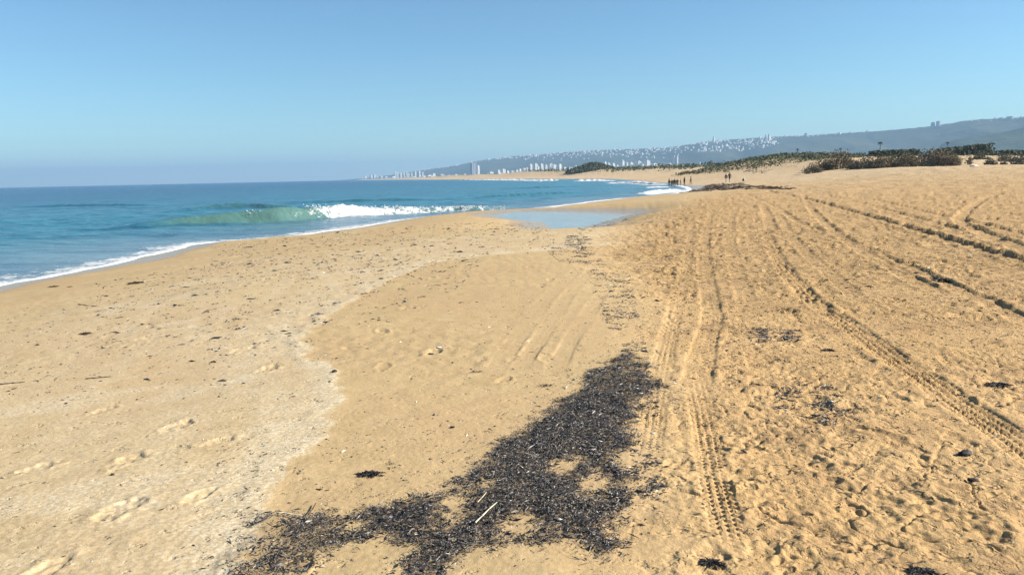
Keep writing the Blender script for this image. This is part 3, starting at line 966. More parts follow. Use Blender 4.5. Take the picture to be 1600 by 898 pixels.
def tower_meshes(style):
    """unit tower: 1 m footprint and 1 m tall (scaled): body with floor slabs, window bands, roof house"""
    bm = bmesh.new(); gl = bmesh.new(); rf = bmesh.new()
    floors = 14 if style != 2 else 20
    for k in range(floors):
        z0, z1 = k / floors * 0.93, (k + 1) / floors * 0.93
        e = 0.0 if (k % 2 == 0 or style == 1) else 0.012
        bbox(bm, -0.5 + e, 0.5 - e, -0.42 + e, 0.42 - e, z0, z0 + (z1 - z0) * 0.62 if style != 1 else z1)
        bbox(gl, -0.46, 0.46, -0.38, 0.38, z0 + (z1 - z0) * 0.62, z1)
    bbox(bm, -0.54, -0.34, -0.46, 0.46, 0, 0.93); bbox(bm, 0.34, 0.54, -0.46, 0.46, 0, 0.93)      # end walls
    bbox(bm, -0.09, 0.09, -0.47, 0.47, 0, 0.95)                                                      # stair core
    bbox(rf, -0.30, 0.22, -0.28, 0.28, 0.93, 0.985); bbox(rf, -0.08, 0.10, -0.14, 0.14, 0.985, 1.0)  # plant rooms
    out = []
    for nm, b in (('wall', bm), ('window_band', gl), ('roof', rf)):
        me = bpy.data.meshes.new(nm); b.to_mesh(me); b.free(); out.append(me)
    return out


TW = [tower_meshes(k) for k in range(3)]


def tower(x, y, z, w, h, style, mat, label, group=None, name='tower_block', rz=0.0):
    o = empty(name, (x, y, z), rz)
    for nm, me, m in zip(('wall', 'window_band', 'roof'), TW[style], (mat, M_GLASS, mat)):
        key = f'{nm}_{style}_{mat.name}'
        mm = bpy.data.meshes.get(key)
        if mm is None:
            mm = me.copy(); mm.name = key; mm.materials.clear(); mm.materials.append(m)
        c = link(nm, mm, None, o); c.scale = (w, w * 0.9, h)
    return tag(o, label, 'building', group)


def city_D(u):
    return float(np.interp(u, [560, 620, 700, 740, 840, 900, 1100], [8150, 6900, 5600, 5000, 4300, 4100, 4000]))


# towers on the coastal plain: column, top row, width px, style, wall, label (None = one of the crowd)
TOWERS = [(739, 253.5, 7, 2, 2, 'tall grey tower standing alone on the coast beneath the mountain ridge'), (746.5, 258, 4, 0, 0, 'narrow white block right beside the tall grey tower'),
          (1053.6, 243.5, 2.6, 2, 0, 'left one of the twin slim white towers above the beach walkers'), (1058.2, 242.8, 2.6, 2, 0, 'right one of the twin slim white towers above the beach walkers'),
          (1011, 249.8, 7.5, 0, 0, 'broad white tower block, the widest right of the dark mound'), (998, 251.4, 6, 0, 0, 'white tower block left of the broadest one behind the dunes'),
          (1022, 255, 8, 1, 0, 'low wide white block left of the twin slim towers')]
for o_, row in (('left', [(566, 275.3, 2.4), (571, 274.6, 2), (580, 273.6, 2.4), (585, 272.3, 2.6), (590, 273.5, 2), (596, 273.8, 2.4), (603, 275, 3), (609, 275.5, 3)]),
                ('cape', [(617.5, 267.5, 1.8), (621, 268.6, 2.2), (626, 268.0, 2.2), (631, 266.8, 1.8), (635.5, 267.4, 1.8), (638.5, 269.3, 2), (643, 267.7, 1.6), (649, 266.2, 1.8), (655, 265.4, 2), (660, 267.5, 2)]),
                ('bay', [(672, 271.5, 4), (677, 270.8, 4), (690, 271.6, 4), (700, 272.3, 4), (712, 272, 4), (757, 270.5, 4), (767, 268.5, 5), (779, 264.8, 5), (786.5, 264, 3.5), (793, 266.5, 4), (800, 264.8, 4.5), (807, 265.5, 4)]),
                ('shore', [(812.5, 262.2, 4), (818, 261.5, 4), (823, 260.8, 3.5), (829, 255.9, 3.5), (836.5, 254.2, 4), (841, 258.5, 3), (846, 255.0, 4), (852.5, 256.7, 4), (860.5, 254.0, 5.5), (866, 256.2, 4), (874.5, 254.3, 5), (882, 260.5, 5), (890, 259.6, 6), (899, 258.6, 7), (908, 260, 5)]),
                ('mound', [(945.5, 251.3, 4), (951, 253.5, 3.5), (957.5, 254, 5), (964, 256, 4), (972.5, 250.6, 4.5), (979.5, 251.8, 3.5), (985.5, 252.3, 4), (991, 257.5, 4), (1004, 254.5, 3), (1030, 256.5, 5), (1038, 257.5, 4), (1046.5, 253.5, 3.5), (1050.5, 255.5, 2.5), (1066, 257, 4), (1072, 258, 4)])):
    for a in row:
        TOWERS.append((*a, random.choice((0, 0, 1, 2)), random.choice((0, 0, 0, 1)), o_))
CROWD = {'left': ('pale hazy block at the tip of the cape', 'blocks at the tip of the cape'),
         'cape': ('thin hazy tower where the ridge meets the sea', 'thin towers at the end of the ridge'),
         'bay': ('low pale block on the coast around the grey tower', 'low blocks along the far coast'),
         'shore': ('white tower block left of the dark mound', 'tower blocks left of the dark mound'),
         'mound': ('white tower block right of the dark mound', 'tower blocks right of the dark mound')}
ORD = ['first', 'second', 'third', 'fourth', 'fifth', 'sixth', 'seventh', 'eighth', 'ninth', 'tenth', 'eleventh', 'twelfth', 'thirteenth', 'fourteenth', 'fifteenth']
CNT = {}
for u, v, wpx, st, mi, lab in TOWERS:
    Y = city_D(u) + random.uniform(-80, 80) * (lab in CROWD)
    if lab in CROWD:
        v += random.uniform(-0.7, 1.6); wpx *= random.uniform(0.75, 1.5)
    p = at_depth(u, v, Y)
    z0 = 2.0
    lb, gr = CROWD.get(lab, (lab, None))
    if lab in CROWD:
        lb = f'{ORD[CNT.get(lab, 0)]} from the left: {lb}'; CNT[lab] = CNT.get(lab, 0) + 1
    tower(float(p[0]), Y, z0, wpx / FPX * Y, float(p[2]) - z0, st, M_WALLS[mi], lb, gr, rz=random.uniform(0.6, 0.95))

# towers on the ridge
for u, t, w, h, st, mi, lab in ((1191.5, 0.90, 13, 52, 2, 0, 'left one of the two white towers on the hillside town'), (1196, 0.90, 14, 58, 2, 0, 'right one of the two white towers on the hillside town'),
                                (1112, 0.93, 14, 52, 0, 0, 'white tower at the left end of the hillside town'), (1444.5, 0.97, 21, 40, 0, 2, 'left one of the two grey blocks on the ridge skyline'),
                                (1452.5, 0.98, 21, 38, 0, 2, 'right one of the two grey blocks on the ridge skyline'), (1548, 0.98, 26, 14, 1, 2, 'low hazy block on the skyline left of its longer neighbour'),
                                (1561, 0.98, 34, 18, 1, 2, 'longer hazy block near the right end of the ridge skyline'), (1252, 0.98, 18, 26, 0, 2, 'small grey tower on the skyline right of the hillside town'),
                                (1303, 0.98, 22, 16, 1, 1, 'single pale low block on the middle of the ridge skyline')):
    X, Y, Z = (float(q) for q in FAR.point(u, t))
    tower(X, Y, Z - 4, w, h, st, M_WALLS[mi], lab, rz=0.75)


def house_mesh(k):
    bm = bmesh.new()
    bbox(bm, -0.5, 0.5, -0.4, 0.4, -0.3, 0.62); bbox(bm, -0.5, 0.08, -0.55, -0.4, -0.3, 0.40); bbox(bm, 0.05, 0.42, -0.3, 0.3, 0.62, 0.90 if k else 0.78)
    bbox(bm, -0.53, 0.53, -0.43, 0.43, 0.62, 0.66)
    if k == 2:
        bbox(bm, -0.4, 0.1, -0.35, 0.35, 0.66, 1.25)
    me = bpy.data.meshes.new('hill_house'); bm.to_mesh(me); bm.free()
    return me


HM = []
for k in range(3):
    for m in (M_WALLS[0], M_WALLS[1]):
        me = house_mesh(k); me.materials.append(m); HM.append(me)
spots = []
def sprinkle(n, u0, u1, tf, lab):
    for _ in range(n):
        u = random.uniform(u0, u1)
        spots.append((u, tf(u), lab))
HL = {'top': ('small white house in the long row along the ridge left of the hillside town', 'houses along the ridge crest'),
      'town': ('white house in the dense hillside town below the two white towers', 'houses of the hillside town'),
      'crest': ('tiny pale house on the skyline right of the hillside town', 'houses on the skyline'),
      'foot': ('small white house at the foot of the mountain ridge', 'houses at the foot of the ridge')}
sprinkle(26, 690, 820, lambda u: random.uniform(0.90, 1.0), 'top')
sprinkle(90, 820, 1085, lambda u: random.uniform(0.80, 1.0) if random.random() < 0.75 else random.uniform(0.68, 0.85), 'top')
sprinkle(85, 1090, 1212, lambda u: random.uniform(0.66, 1.0), 'town')
sprinkle(20, 1212, 1345, lambda u: random.uniform(0.965, 1.0), 'crest')
sprinkle(10, 1500, 1600, lambda u: random.uniform(0.96, 1.0), 'crest')
sprinkle(32, 900, 1110, lambda u: random.uniform(0.02, 0.30), 'foot')
for u, t, lb in spots:
    X, Y, Z = (float(q) for q in FAR.point(u, t))
    o = link('hill_house', random.choice(HM))
    s = random.uniform(8, 14) * (Y / 6000) * (1.2 if lb == 'town' else 1.0)
    o.location = (X, Y, Z); o.scale = (s * random.uniform(0.8, 1.3), s, s * random.uniform(0.6, 1.0) * (1.5 if random.random() < 0.15 else 1))
    o.rotation_euler = (0, 0, random.uniform(0.3, 1.1))
    tag(o, HL[lb][0], 'house', HL[lb][1])

def far_houses():
    bm = bmesh.new()
    rg = random.Random(4)
    for _ in range(460):
        k = rg.random()
        if k < 0.5: u, t = rg.uniform(820, 1085), 1 - abs(rg.gauss(0, 0.11))
        elif k < 0.8: u, t = rg.uniform(1088, 1215), rg.uniform(0.62, 1.0)
        elif k < 0.92: u, t = rg.uniform(660, 830), rg.uniform(0.9, 1.0)
        else: u, t = rg.uniform(820, 1100), rg.uniform(0.0, 0.3)
        X, Y, Z = (float(q) for q in FAR.point(u, t))
        s = rg.uniform(5, 10); h = s * rg.uniform(0.5, 1.1); a = rg.uniform(0.3, 1.1)
        n0 = len(bm.verts)
        bbox(bm, -s / 2, s / 2, -s * 0.4, s * 0.4, -3, h); bbox(bm, -s * 0.1, s * 0.4, -s * 0.25, s * 0.25, h, h * 1.3)
        bm.verts.ensure_lookup_table()
        ca, sa = math.cos(a), math.sin(a)
        for v in bm.verts[n0:]:
            v.co = Vector((X + v.co.x * ca - v.co.y * sa, Y + v.co.x * sa + v.co.y * ca, Z + v.co.z))
    for _ in range(170):                                    # low blocks between the towers
        u = rg.uniform(600, 1085); Y = city_D(u) * rg.uniform(0.97, 1.12)
        p = at_depth(u, 268, Y); s = rg.uniform(14, 34); h = rg.uniform(6, 22); a = rg.uniform(0.5, 1.0)
        n0 = len(bm.verts)
        bbox(bm, -s / 2, s / 2, -s * 0.3, s * 0.3, 0, h); bbox(bm, -s * 0.2, s * 0.1, -s * 0.2, s * 0.2, h, h + 3)
        bm.verts.ensure_lookup_table()
        for v in bm.verts[n0:]:
            v.co = Vector((float(p[0]) + v.co.x * math.cos(a) - v.co.y * math.sin(a), Y + v.co.x * math.sin(a) + v.co.y * math.cos(a), 2 + v.co.z))
    me = bpy.data.meshes.new('hillside_houses'); bm.to_mesh(me); bm.free()
    tag(link('hillside_houses', me, M_WALLS[0]), 'mass of tiny pale houses along the far coast and mountain side', 'houses', kind='stuff')


far_houses()

# ------------------------------------------------------------------ vegetation
def foliage(name, dark, light, dry):
    n = NT(name)
    t = n.attr('tone')
    c = n.mix(n.ramp(t, 0.0, 0.7), dark, light)
    c = n.mix(n.ramp(t, 0.72, 1.0), c, dry)
    return n.put(color=c, rough=0.8, spec=0.15)


M_BUSH = foliage('dune_bush_leaf', (0.16, 0.132, 0.086), (0.29, 0.24, 0.155), (0.42, 0.35, 0.245))
M_GREEN = foliage('scrub_leaf', (0.085, 0.092, 0.046), (0.175, 0.175, 0.085), (0.28, 0.24, 0.14))
M_TREE = foliage('tree_leaf', (0.060, 0.075, 0.040), (0.125, 0.135, 0.072), (0.18, 0.17, 0.10))
M_STEM = plain('stem_bark', (0.11, 0.085, 0.06), 0.9, 0.3, 8)


def leaf_cloud(name, C, size, mat_, seed=0, up=0.25):
    """a folded leaf spray (two quads) at every centre"""
    rg = np.random.default_rng(seed)
    n = len(C)
    a = rg.normal(size=(n, 3)); a[:, 2] += up; a /= np.linalg.norm(a, axis=1)[:, None]
    b = np.cross(a, rg.normal(size=(n, 3))); b /= np.linalg.norm(b, axis=1)[:, None]
    c = np.cross(a, b)
    s = (size * (0.6 + 0.8 * rg.random(n)))[:, None] if np.ndim(size) == 0 else (size * (0.6 + 0.8 * rg.random(n)))[:, None]
    P = np.stack([C - a * s, C + b * s * 0.5 + c * s * 0.15, C + a * s, C - b * s * 0.5 + c * s * 0.15], 1)
    idx = np.arange(n * 4).reshape(n, 4)
    tr = np.concatenate([idx[:, [0, 1, 2]], idx[:, [0, 2, 3]]])
    me = mesh_from(name, P.reshape(-1, 3), tris=tr)
    add_attr(me, 'tone', np.repeat(np.clip(rg.random(n) * 0.8 + 0.25 * (rg.random(n) > 0.8), 0, 1), 4))
    me.materials.append(mat_)
    return me


def stems(name, segs, r0=0.05):
    """thin tapering branches: list of (p0, p1, radius)"""
    V = []; F = []
    for p0, p1, r in segs:
        p0 = Vector(p0); p1 = Vector(p1); ax = (p1 - p0).normalized()
        u = ax.orthogonal().normalized(); w = ax.cross(u)
        k = len(V)
        for p, rr in ((p0, r), (p1, r * 0.55)):
            for i in range(5):
                an = i * 2 * math.pi / 5
                V.append(p + (u * math.cos(an) + w * math.sin(an)) * rr)
        for i in range(5):
            j = (i + 1) % 5
            F.append((k + i, k + j, k + 5 + j, k + 5 + i))
        F.append(tuple(k + 5 + i for i in range(5)))
    me = mesh_from(name, [tuple(v) for v in V], faces=F, smooth=True)
    me.materials.append(M_STEM)
    return me


def bush(u0, u1, vtop, Y, label, mat_=M_BUSH, n=2600, leaf=0.17, ry=0.8, name='dune_bush', seed=0, ragged=0.3):
    rg = np.random.default_rng(seed + 900)
    uc = (u0 + u1) / 2
    w = (u1 - u0) / FPX * Y
    top = at_depth(uc, vtop, Y)
    x0 = float(top[0]); z0 = ground_z(x0, Y)
    h = max(float(top[2]) - z0, 0.4) * 1.22
    root = empty(name, (x0, Y, z0))
    # lobes over the footprint
    nl = max(4, int(w * 1.6)); lobes = []
    for i in range(nl):
        f = (i + 0.5) / nl * 2 - 1
        prof = max(0.35, (1 - abs(f) ** 2.6)) * (1.08 - ragged * rg.random())
        lx = f * w * 0.45; ly = (rg.random() - 0.5) * w * ry * 0.35
        gz = ground_z(x0 + lx, Y + ly) - z0
        lobes.append((lx, ly, gz + h * prof * 0.45, w * (0.5 / nl + 0.10) + 0.25, h * prof * 0.56))
    k = rg.integers(0, nl, n)
    L = np.array(lobes)[k]
    dirs = rg.normal(size=(n, 3)); dirs /= np.linalg.norm(dirs, axis=1)[:, None]
    rad = rg.random(n) ** 0.45
    C = np.stack([L[:, 0] + dirs[:, 0] * L[:, 3] * rad, L[:, 1] + dirs[:, 1] * L[:, 3] * 1.1 * rad, L[:, 2] + dirs[:, 2] * L[:, 4] * rad], 1)
    C += 0.08 * rg.normal(size=C.shape)
    gz = base_h(C[:, 0] + x0, C[:, 1] + Y) - z0
    C[:, 2] = np.maximum(C[:, 2], gz + 0.03)
    link('crown', leaf_cloud('bush_crown', C, leaf, mat_, seed), None, root)
    segs = []
    for lx, ly, lz, rr, hh in lobes:
        gz = ground_z(x0 + lx * 0.7, Y + ly * 0.7) - z0
        for _ in range(3):
            segs.append(((lx * 0.7, ly * 0.7, gz - 0.1), (lx + rg.normal() * rr * 0.5, ly + rg.normal() * rr * 0.4, lz + hh * 0.5), 0.05))
    link('stem', stems('bush_stem', segs), None, root)
    return tag(root, label, 'bush', 'bushes on the dunes')


BUSHES = [(1256, 1283, 253, 152, 'small dark bush spilling over the sand at the left end of the dunes', 700),
          (1272, 1300, 249, 160, 'low bush between the leftmost small bush and the big dark one', 800),
          (1286, 1338, 236.5, 160, 'big dark bush at the left of the dune, above a pale sand slope', 2400),
          (1328, 1372, 247, 153, 'low spreading bush in front, just right of the big dark left bush', 1700),
          (1352, 1410, 244, 150, 'broad brown bush nearest the beach in the middle of the dune', 2600),
          (1376, 1436, 239, 158, 'olive bush behind the broad brown one, mid dune', 2400),
          (1402, 1446, 242, 150, 'brown bush beside the white sand lobe, left of the tallest bush', 1700),
          (1428, 1474, 236, 156, 'tall brown bush left of the rounded end bush', 2200),
          (1448, 1502, 236.5, 150, 'large rounded brown bush at the right end of the thicket', 3000),
          (1540, 1556, 249.5, 150, 'small isolated dark bush on bare sand right of the thicket', 500),
          (1511, 1520, 241.5, 165, 'tiny shrub on the bare dune face right of the thicket', 200),
          (1564, 1571, 253, 150, 'tiny low tuft between the isolated bush and the frame edge', 160),
          (1582, 1640, 243, 146, 'dark bush cut off by the right edge of the picture', 1700),
          (1560, 1590, 241.5, 175, 'greyish low bush on the dune top near the right edge', 700),
          (1520, 1545, 238.5, 185, 'low olive bush on the dune top below the hedge end', 700)]
for i, (u0, u1, vt, Y, lab, n_) in enumerate(BUSHES):
    bush(u0, u1, vt, Y, lab, M_BUSH if i not in (5, 1, 14) else M_GREEN, n_, 0.17, seed=i)


def scrub(name, label, n, sampler, size, hgt, mat_, seed):
    rg = np.random.default_rng(seed)
    x, y = sampler(rg, n)
    clump = 0.5 + 0.5 * noise(x / 3.5, y / 3.5, seed % 50)
    keep = rg.random(len(x)) < 0.25 + 0.9 * clump
    x, y, clump = x[keep], y[keep], clump[keep]
    z = base_h(x.copy(), y.copy())
    C = np.stack([x, y, z + rg.random(len(x)) * hgt * (0.25 + 1.1 * clump)], 1)
    me = leaf_cloud(name, C, size, mat_, seed)
    tag(link(name, me), label, 'scrub', kind='stuff')


def hill_s(rg, n):
    x = rg.uniform(58, 175, n); y = rg.uniform(222, 330, n)
    g = np.exp(-((x - 84) / 22) ** 2 - ((y - 272) / 40) ** 2) + np.exp(-((x - 118) / 36) ** 2 - ((y - 282) / 44) ** 2) + 0.8 * np.exp(-((x - 160) / 40) ** 2 - ((y - 280) / 40) ** 2)
    k = g + 0.2 * noise(x / 6, y / 8, 62) > 0.42
    return x[k], y[k]


def mound_s(rg, n):
    a = rg.random(n) * 6.283; r = np.sqrt(rg.random(n))
    return 74 + 22 * r * np.cos(a), 715 + 48 * r * np.sin(a)


def band_s(rg, n):
    y = rg.uniform(420, 1100, n); f = rg.random(n)
    x = 40 - (y - 420) * 0.13 + 62 + f * 190
    k = noise(x / 22, y / 60, 63) > -0.28
    return x[k], y[k]


scrub('dune_scrub', 'green scrub covering the low hill behind the far dunes', 26000, hill_s, 0.36, 0.9, M_GREEN, 21)
scrub('mound_scrub', 'dark dense scrub covering the round mound above the far beach', 9000, mound_s, 0.85, 2.2, M_TREE, 22)
scrub('coastal_scrub', 'thin band of dark scrub along the top of the far dunes', 16000, band_s, 0.9, 2.6, M_GREEN, 23)


def tuft_s(rg, n):
    x = rg.uniform(52, 150, n); y = rg.uniform(172, 235, n)
    k = (noise(x / 7, y / 7, 66) + 0.4 * noise(x / 2.5, y / 2.5, 67) > 0.22) & (x / y > 0.30)
    return x[k], y[k]


scrub('dune_grass', 'sparse olive tufts scattered over the dune tops', 14000, tuft_s, 0.16, 0.5, M_GREEN, 24)


def lone_tree(u, vtop, vbase, Y, wpx, label, seed):
    rg = np.random.default_rng(seed)
    p = at_depth(u, vtop, Y); x0 = float(p[0]); z0 = ground_z(x0, Y); h = float(p[2]) - z0
    R = wpx / FPX * Y / 2
    root = empty('palm_tree', (x0, Y, z0))
    lean = rg.normal() * 0.02 * h
    segs = []
    for k in range(6):
        a, b = k / 6, (k + 1) / 6
        segs.append(((lean * a, 0, (h - R) * a), (lean * b, 0, (h - R) * b), 0.26 - 0.10 * a))
    V = stems('palm_trunk', [(s[0], s[1], s[2]) for s in segs])
    link('trunk', V, None, root)
    C = []
    for k in range(34):                       # fronds
        a = rg.random() * 6.283; el = rg.uniform(-0.5, 1.2)
        for j in range(9):
            t = (j + 1) / 9
            rr = R * t * math.cos(el * 0.8); zz = R * (math.sin(el) * t - 0.55 * t * t) 
            C.append((lean + math.cos(a) * rr, math.sin(a) * rr, h - R * 0.75 + zz + 0.15 * R))
    link('crown', leaf_cloud('palm_crown', np.array(C) + 0.05 * R * rg.normal(size=(len(C), 3)), R * 0.20, M_TREE, seed), None, root)
    tag(root, label, 'palm tree', 'lone palms behind the dunes')


lone_tree(1375.5, 221.5, 234, 300, 6.5, 'lone palm above the middle of the thicket, the largest crown', 1)
lone_tree(1480.5, 221.5, 230, 300, 5.0, 'lone palm standing just left of the dark hedge', 2)
lone_tree(1245.5, 232.0, 241, 330, 4.5, 'small lone palm on top of the green scrub hill', 3)
lone_tree(1313.5, 231.5, 238, 330, 4.0, 'tiny palm top showing behind the big dark left bush', 4)


def tree_row(u0, u1, v0, v1, Y, label, seed, n, name='hedge', cat='hedge'):
    """dense clipped row of trees: several trunks carrying one leafy mass"""
    rg = np.random.default_rng(seed)
    a = at_depth(u0, v0, Y); b = at_depth(u1, v1, Y)
    xc = float(a[0] + b[0]) / 2; z0 = ground_z(xc, Y)
    root = empty(name, (xc, Y, z0))
    f = rg.random(n); x = a[0] + (b[0] - a[0]) * f - xc
    top = (a[2] + (b[2] - a[2]) * f ** 1.2) - z0
    y = rg.normal(size=n) * 2.0
    low = np.minimum(base_h(x + xc, y + Y) - z0, top - 0.5)
    hh = low + (top - low) * rg.random(n) ** 0.7 * (0.9 + 0.12 * noise(x / 2.2, y / 2, seed))
    link('crown', leaf_cloud('hedge_crown', np.stack([x, y, hh], 1), 0.42, M_TREE, seed), None, root)
    segs = []
    for k in range(7):
        f = (k + 0.5) / 7; xx = float(a[0] + (b[0] - a[0]) * f - xc); gz = ground_z(xc + xx, Y) - z0
        segs.append(((xx, 0, gz - 0.2), (xx, 0, max(gz + 0.8, float(a[2] + (b[2] - a[2]) * f - z0) - 0.8)), 0.14))
    link('trunk', stems('hedge_trunk', segs), None, root)
    tag(root, label, cat)


tree_row(1464, 1543.5, 232, 222.5, 250, 'dark wedge shaped hedge ending abruptly before the blue spur', 31, 5200)
tree_row(1362, 1432, 235.0, 232.5, 250, 'thin dark line of trees behind the thicket of bushes', 32, 3000, 'tree_line', 'trees')
tree_row(1545, 1640, 234.6, 233.2, 260, 'low dark line of trees behind the dunes at the right edge', 33, 2200, 'tree_line', 'trees')

# ------------------------------------------------------------------ people
def cloth(name, top, legs, shoe=(0.05, 0.05, 0.05), split=0.86, skin=(0.42, 0.27, 0.19)):
    n = NT(name)
    sx = n.n.new('ShaderNodeSeparateXYZ'); n.l.new(n.tc.outputs['Object'], sx.inputs[0])
    z = sx.outputs['Z']
    c = n.mix(n.ramp(z, 0.085, 0.095), shoe, legs)
    c = n.mix(n.ramp(z, split, split + 0.012), c, top)
    c = n.mix(n.ramp(z, 1.475, 1.485), c, skin)
    return n.put(color=c, rough=0.85, spec=0.2, normal=n.bump(n.noise(25, 3), 0.3, 0.01))


def person_mesh(kind):
    V = []; E = []; R = []
    def add(p, r, par=None):
        V.append(p); R.append(r)
        if par is not None:
            E.append((par, len(V) - 1))
        return len(V) - 1
    sw = {'stand': 0.03, 'walk': 0.22, 'talk': 0.05}[kind]
    pel = add((0, 0, 0.95), (0.17, 0.115))
    wst = add((0, 0.005, 1.10), (0.145, 0.105), pel)
    chs = add((0, 0.01, 1.29), (0.175, 0.12), wst)
    col = add((0, 0.0, 1.43), (0.10, 0.085), chs)
    nk = add((0, 0.012, 1.50), (0.055, 0.055), col)
    jaw = add((0, 0.03, 1.575), (0.068, 0.082), nk)
    crn = add((0, 0.015, 1.67), (0.078, 0.092), jaw)
    add((0, 0.005, 1.735), (0.05, 0.06), crn)
    add((0, 0.135, 1.60), (0.012, 0.012), jaw)                                   # nose
    for s in (-1, 1):
        hip = add((0.095 * s, 0, 0.88), (0.095, 0.10), pel)
        kn = add((0.10 * s, sw * s * 0.6 + 0.02, 0.49), (0.062, 0.066), hip)
        an = add((0.10 * s, sw * s - 0.03, 0.095), (0.042, 0.046), kn)
        heel = add((0.10 * s, sw * s - 0.05, 0.045), (0.040, 0.040), an)
        add((0.115 * s, sw * s + 0.15, 0.035), (0.040, 0.030), heel)
        sh = add((0.19 * s, 0, 1.41), (0.065, 0.065), col)
        if kind == 'talk' and s > 0:
            el = add((0.27 * s, 0.06, 1.15), (0.046, 0.046), sh)
            wr = add((0.20 * s, 0.28, 1.20), (0.032, 0.032), el); hd = (-0.02, 0.07, 0.01)
        else:
            el = add((0.245 * s, -sw * s * 0.3 - 0.01, 1.13), (0.046, 0.046), sh)
            wr = add((0.255 * s, -sw * s * 0.7 + 0.05, 0.89), (0.032, 0.032), el); hd = (0.0, 0.015, -0.07)
        w = V[wr]
        pm = add((w[0] + hd[0], w[1] + hd[1], w[2] + hd[2]), (0.022, 0.036), wr)
        p = V[pm]
        for k in range(4):
            o = (k - 1.5) * 0.017
            f1 = add((p[0] + hd[0] * 0.5, p[1] + hd[1] * 0.5 + o, p[2] + hd[2] * 0.5 - 0.005 * abs(k - 1.2)), (0.009, 0.009), pm)
            q = V[f1]
            add((q[0] - 0.008 * s + hd[0] * 0.4, q[1] + hd[1] * 0.4, q[2] + hd[2] * (0.5 - 0.06 * abs(k - 1.2))), (0.008, 0.008), f1)
        add((w[0] + hd[0] * 0.6 - 0.012 * s, w[1] + hd[1] * 0.6 + 0.045, w[2] + hd[2] * 0.6 - 0.01), (0.010, 0.010), wr)     # thumb
    me = bpy.data.meshes.new('person_body_' + kind)
    me.from_pydata(V, E, [])
    o = bpy.data.objects.new('tmp', me); COL.objects.link(o)
    sk = o.modifiers.new('Skin', 'SKIN'); sk.use_smooth_shade = True
    for i, r in enumerate(R):
        me.skin_vertices[0].data[i].radius = r
        me.skin_vertices[0].data[i].use_root = (i == 0)
    sb = o.modifiers.new('Sub', 'SUBSURF'); sb.levels = 1; sb.render_levels = 1
    dg = bpy.context.evaluated_depsgraph_get()
    out = bpy.data.meshes.new_from_object(o.evaluated_get(dg))
    bpy.data.objects.remove(o)
    out.name = 'person_body_' + kind
    for p in out.polygons: p.use_smooth = True
    return out


def hair_mesh(long_):
    bm = bmesh.new()
    bmesh.ops.create_icosphere(bm, subdivisions=2, radius=1)
    for v in bm.verts:
        c = v.co
        y = c.y
        v.co = Vector((c.x * 0.098, c.y * 0.112 - 0.012, 1.675 + c.z * 0.105))
        if c.z < 0.1:
            v.co.z = 1.675 + (-0.02 if y > 0.2 else (-0.22 if long_ else -0.10)) * min(1, (0.1 - c.z) * 1.4)
            if y > 0.2: v.co.y = min(v.co.y, 0.05)
    me = bpy.data.meshes.new('hair'); bm.to_mesh(me); bm.free()
    for p in me.polygons: p.use_smooth = True
    return me


BODY = {k: person_mesh(k) for k in ('stand', 'walk', 'talk')}
HAIR = [hair_mesh(False), hair_mesh(True)]
M_HAIR = [plain('hair_dark', (0.02, 0.015, 0.012), 0.6), plain('hair_brown', (0.07, 0.045, 0.03), 0.6)]
for h_ in HAIR: h_.materials.append(M_HAIR[0])


def person(u, v, Y, hpx, kind, rz, mat_, label, group, hair=0):
    p = at_depth(u, v, Y); x = float(p[0])
    z = ground_z(x, Y)
    s = hpx / FPX * Y / 1.78
    root = empty('person', (x, Y, z - 0.01), rz)
    root.scale = (s, s, s)
    key = BODY[kind].name + mat_.name
    me = bpy.data.meshes.get(key)
    if me is None:
        me = BODY[kind].copy(); me.name = key; me.materials.clear(); me.materials.append(mat_)
    link('body', me, None, root); link('hair', HAIR[hair], None, root)
    tag(root, label, 'person', group)


K = (0.015, 0.014, 0.018)
C1 = cloth('clothes_black', K, (0.025, 0.023, 0.03)); C2 = cloth('clothes_navy', (0.02, 0.022, 0.04), (0.06, 0.055, 0.06))
C3 = cloth('clothes_olive', (0.04, 0.036, 0.02), (0.03, 0.026, 0.02)); C4 = cloth('clothes_pale_trousers', (0.022, 0.016, 0.024), (0.62, 0.54, 0.52), split=0.74)
C5 = cloth('clothes_dark_pale_shins', (0.03, 0.022, 0.018), (0.36, 0.30, 0.24), split=0.55)
G = 'walkers standing together at the water'
for u, v, h_, kd, rz, c_, lab, hr in ((1045.6, 281.8, 13.0, 'stand', 0.6, C3, 'person in dark clothes standing at the left end of the group', 0),
                                      (1048.8, 281.6, 11.2, 'talk', 1.8, C1, 'shorter person in black right next to the leftmost one of the group', 1),
                                      (1051.2, 281.4, 11.0, 'stand', 3.0, C2, 'person in navy, third from the left in the group', 0),
                                      (1053.8, 281.8, 12.4, 'stand', 2.6, C3, 'tall person in olive top in the thick of the group', 0),
                                      (1056.6, 281.4, 10.8, 'walk', 2.2, C2, 'shorter person right of the tall olive one in the group', 1),
                                      (1059.0, 281.3, 11.0, 'talk', -1.2, C1, 'person in black just left of the gap in the group', 0),
                                      (1063.6, 281.4, 10.4, 'talk', 1.4, C5, 'person with pale shins right of the gap in the group', 1),
                                      (1069.4, 282.2, 13.2, 'stand', 2.0, C1, 'tall person in black at the right end of the tight group', 0),
                                      (1079.4, 281.0, 12.4, 'walk', 1.2, C1, 'person in black standing alone just right of the group', 0)):
    person(u, v, 157 + random.uniform(-1.2, 1.2), h_, kd, rz, c_, lab, G, hr)
person(1134.3, 283.2, 147, 13.8, 'walk', 0.0, C4, 'person in dark jacket and pale trousers, left one of the walking pair', 'walking pair', 1)
person(1139.8, 283.2, 147.5, 15.4, 'walk', 0.15, C5, 'taller person with pale shins, right one of the walking pair', 'walking pair', 0)

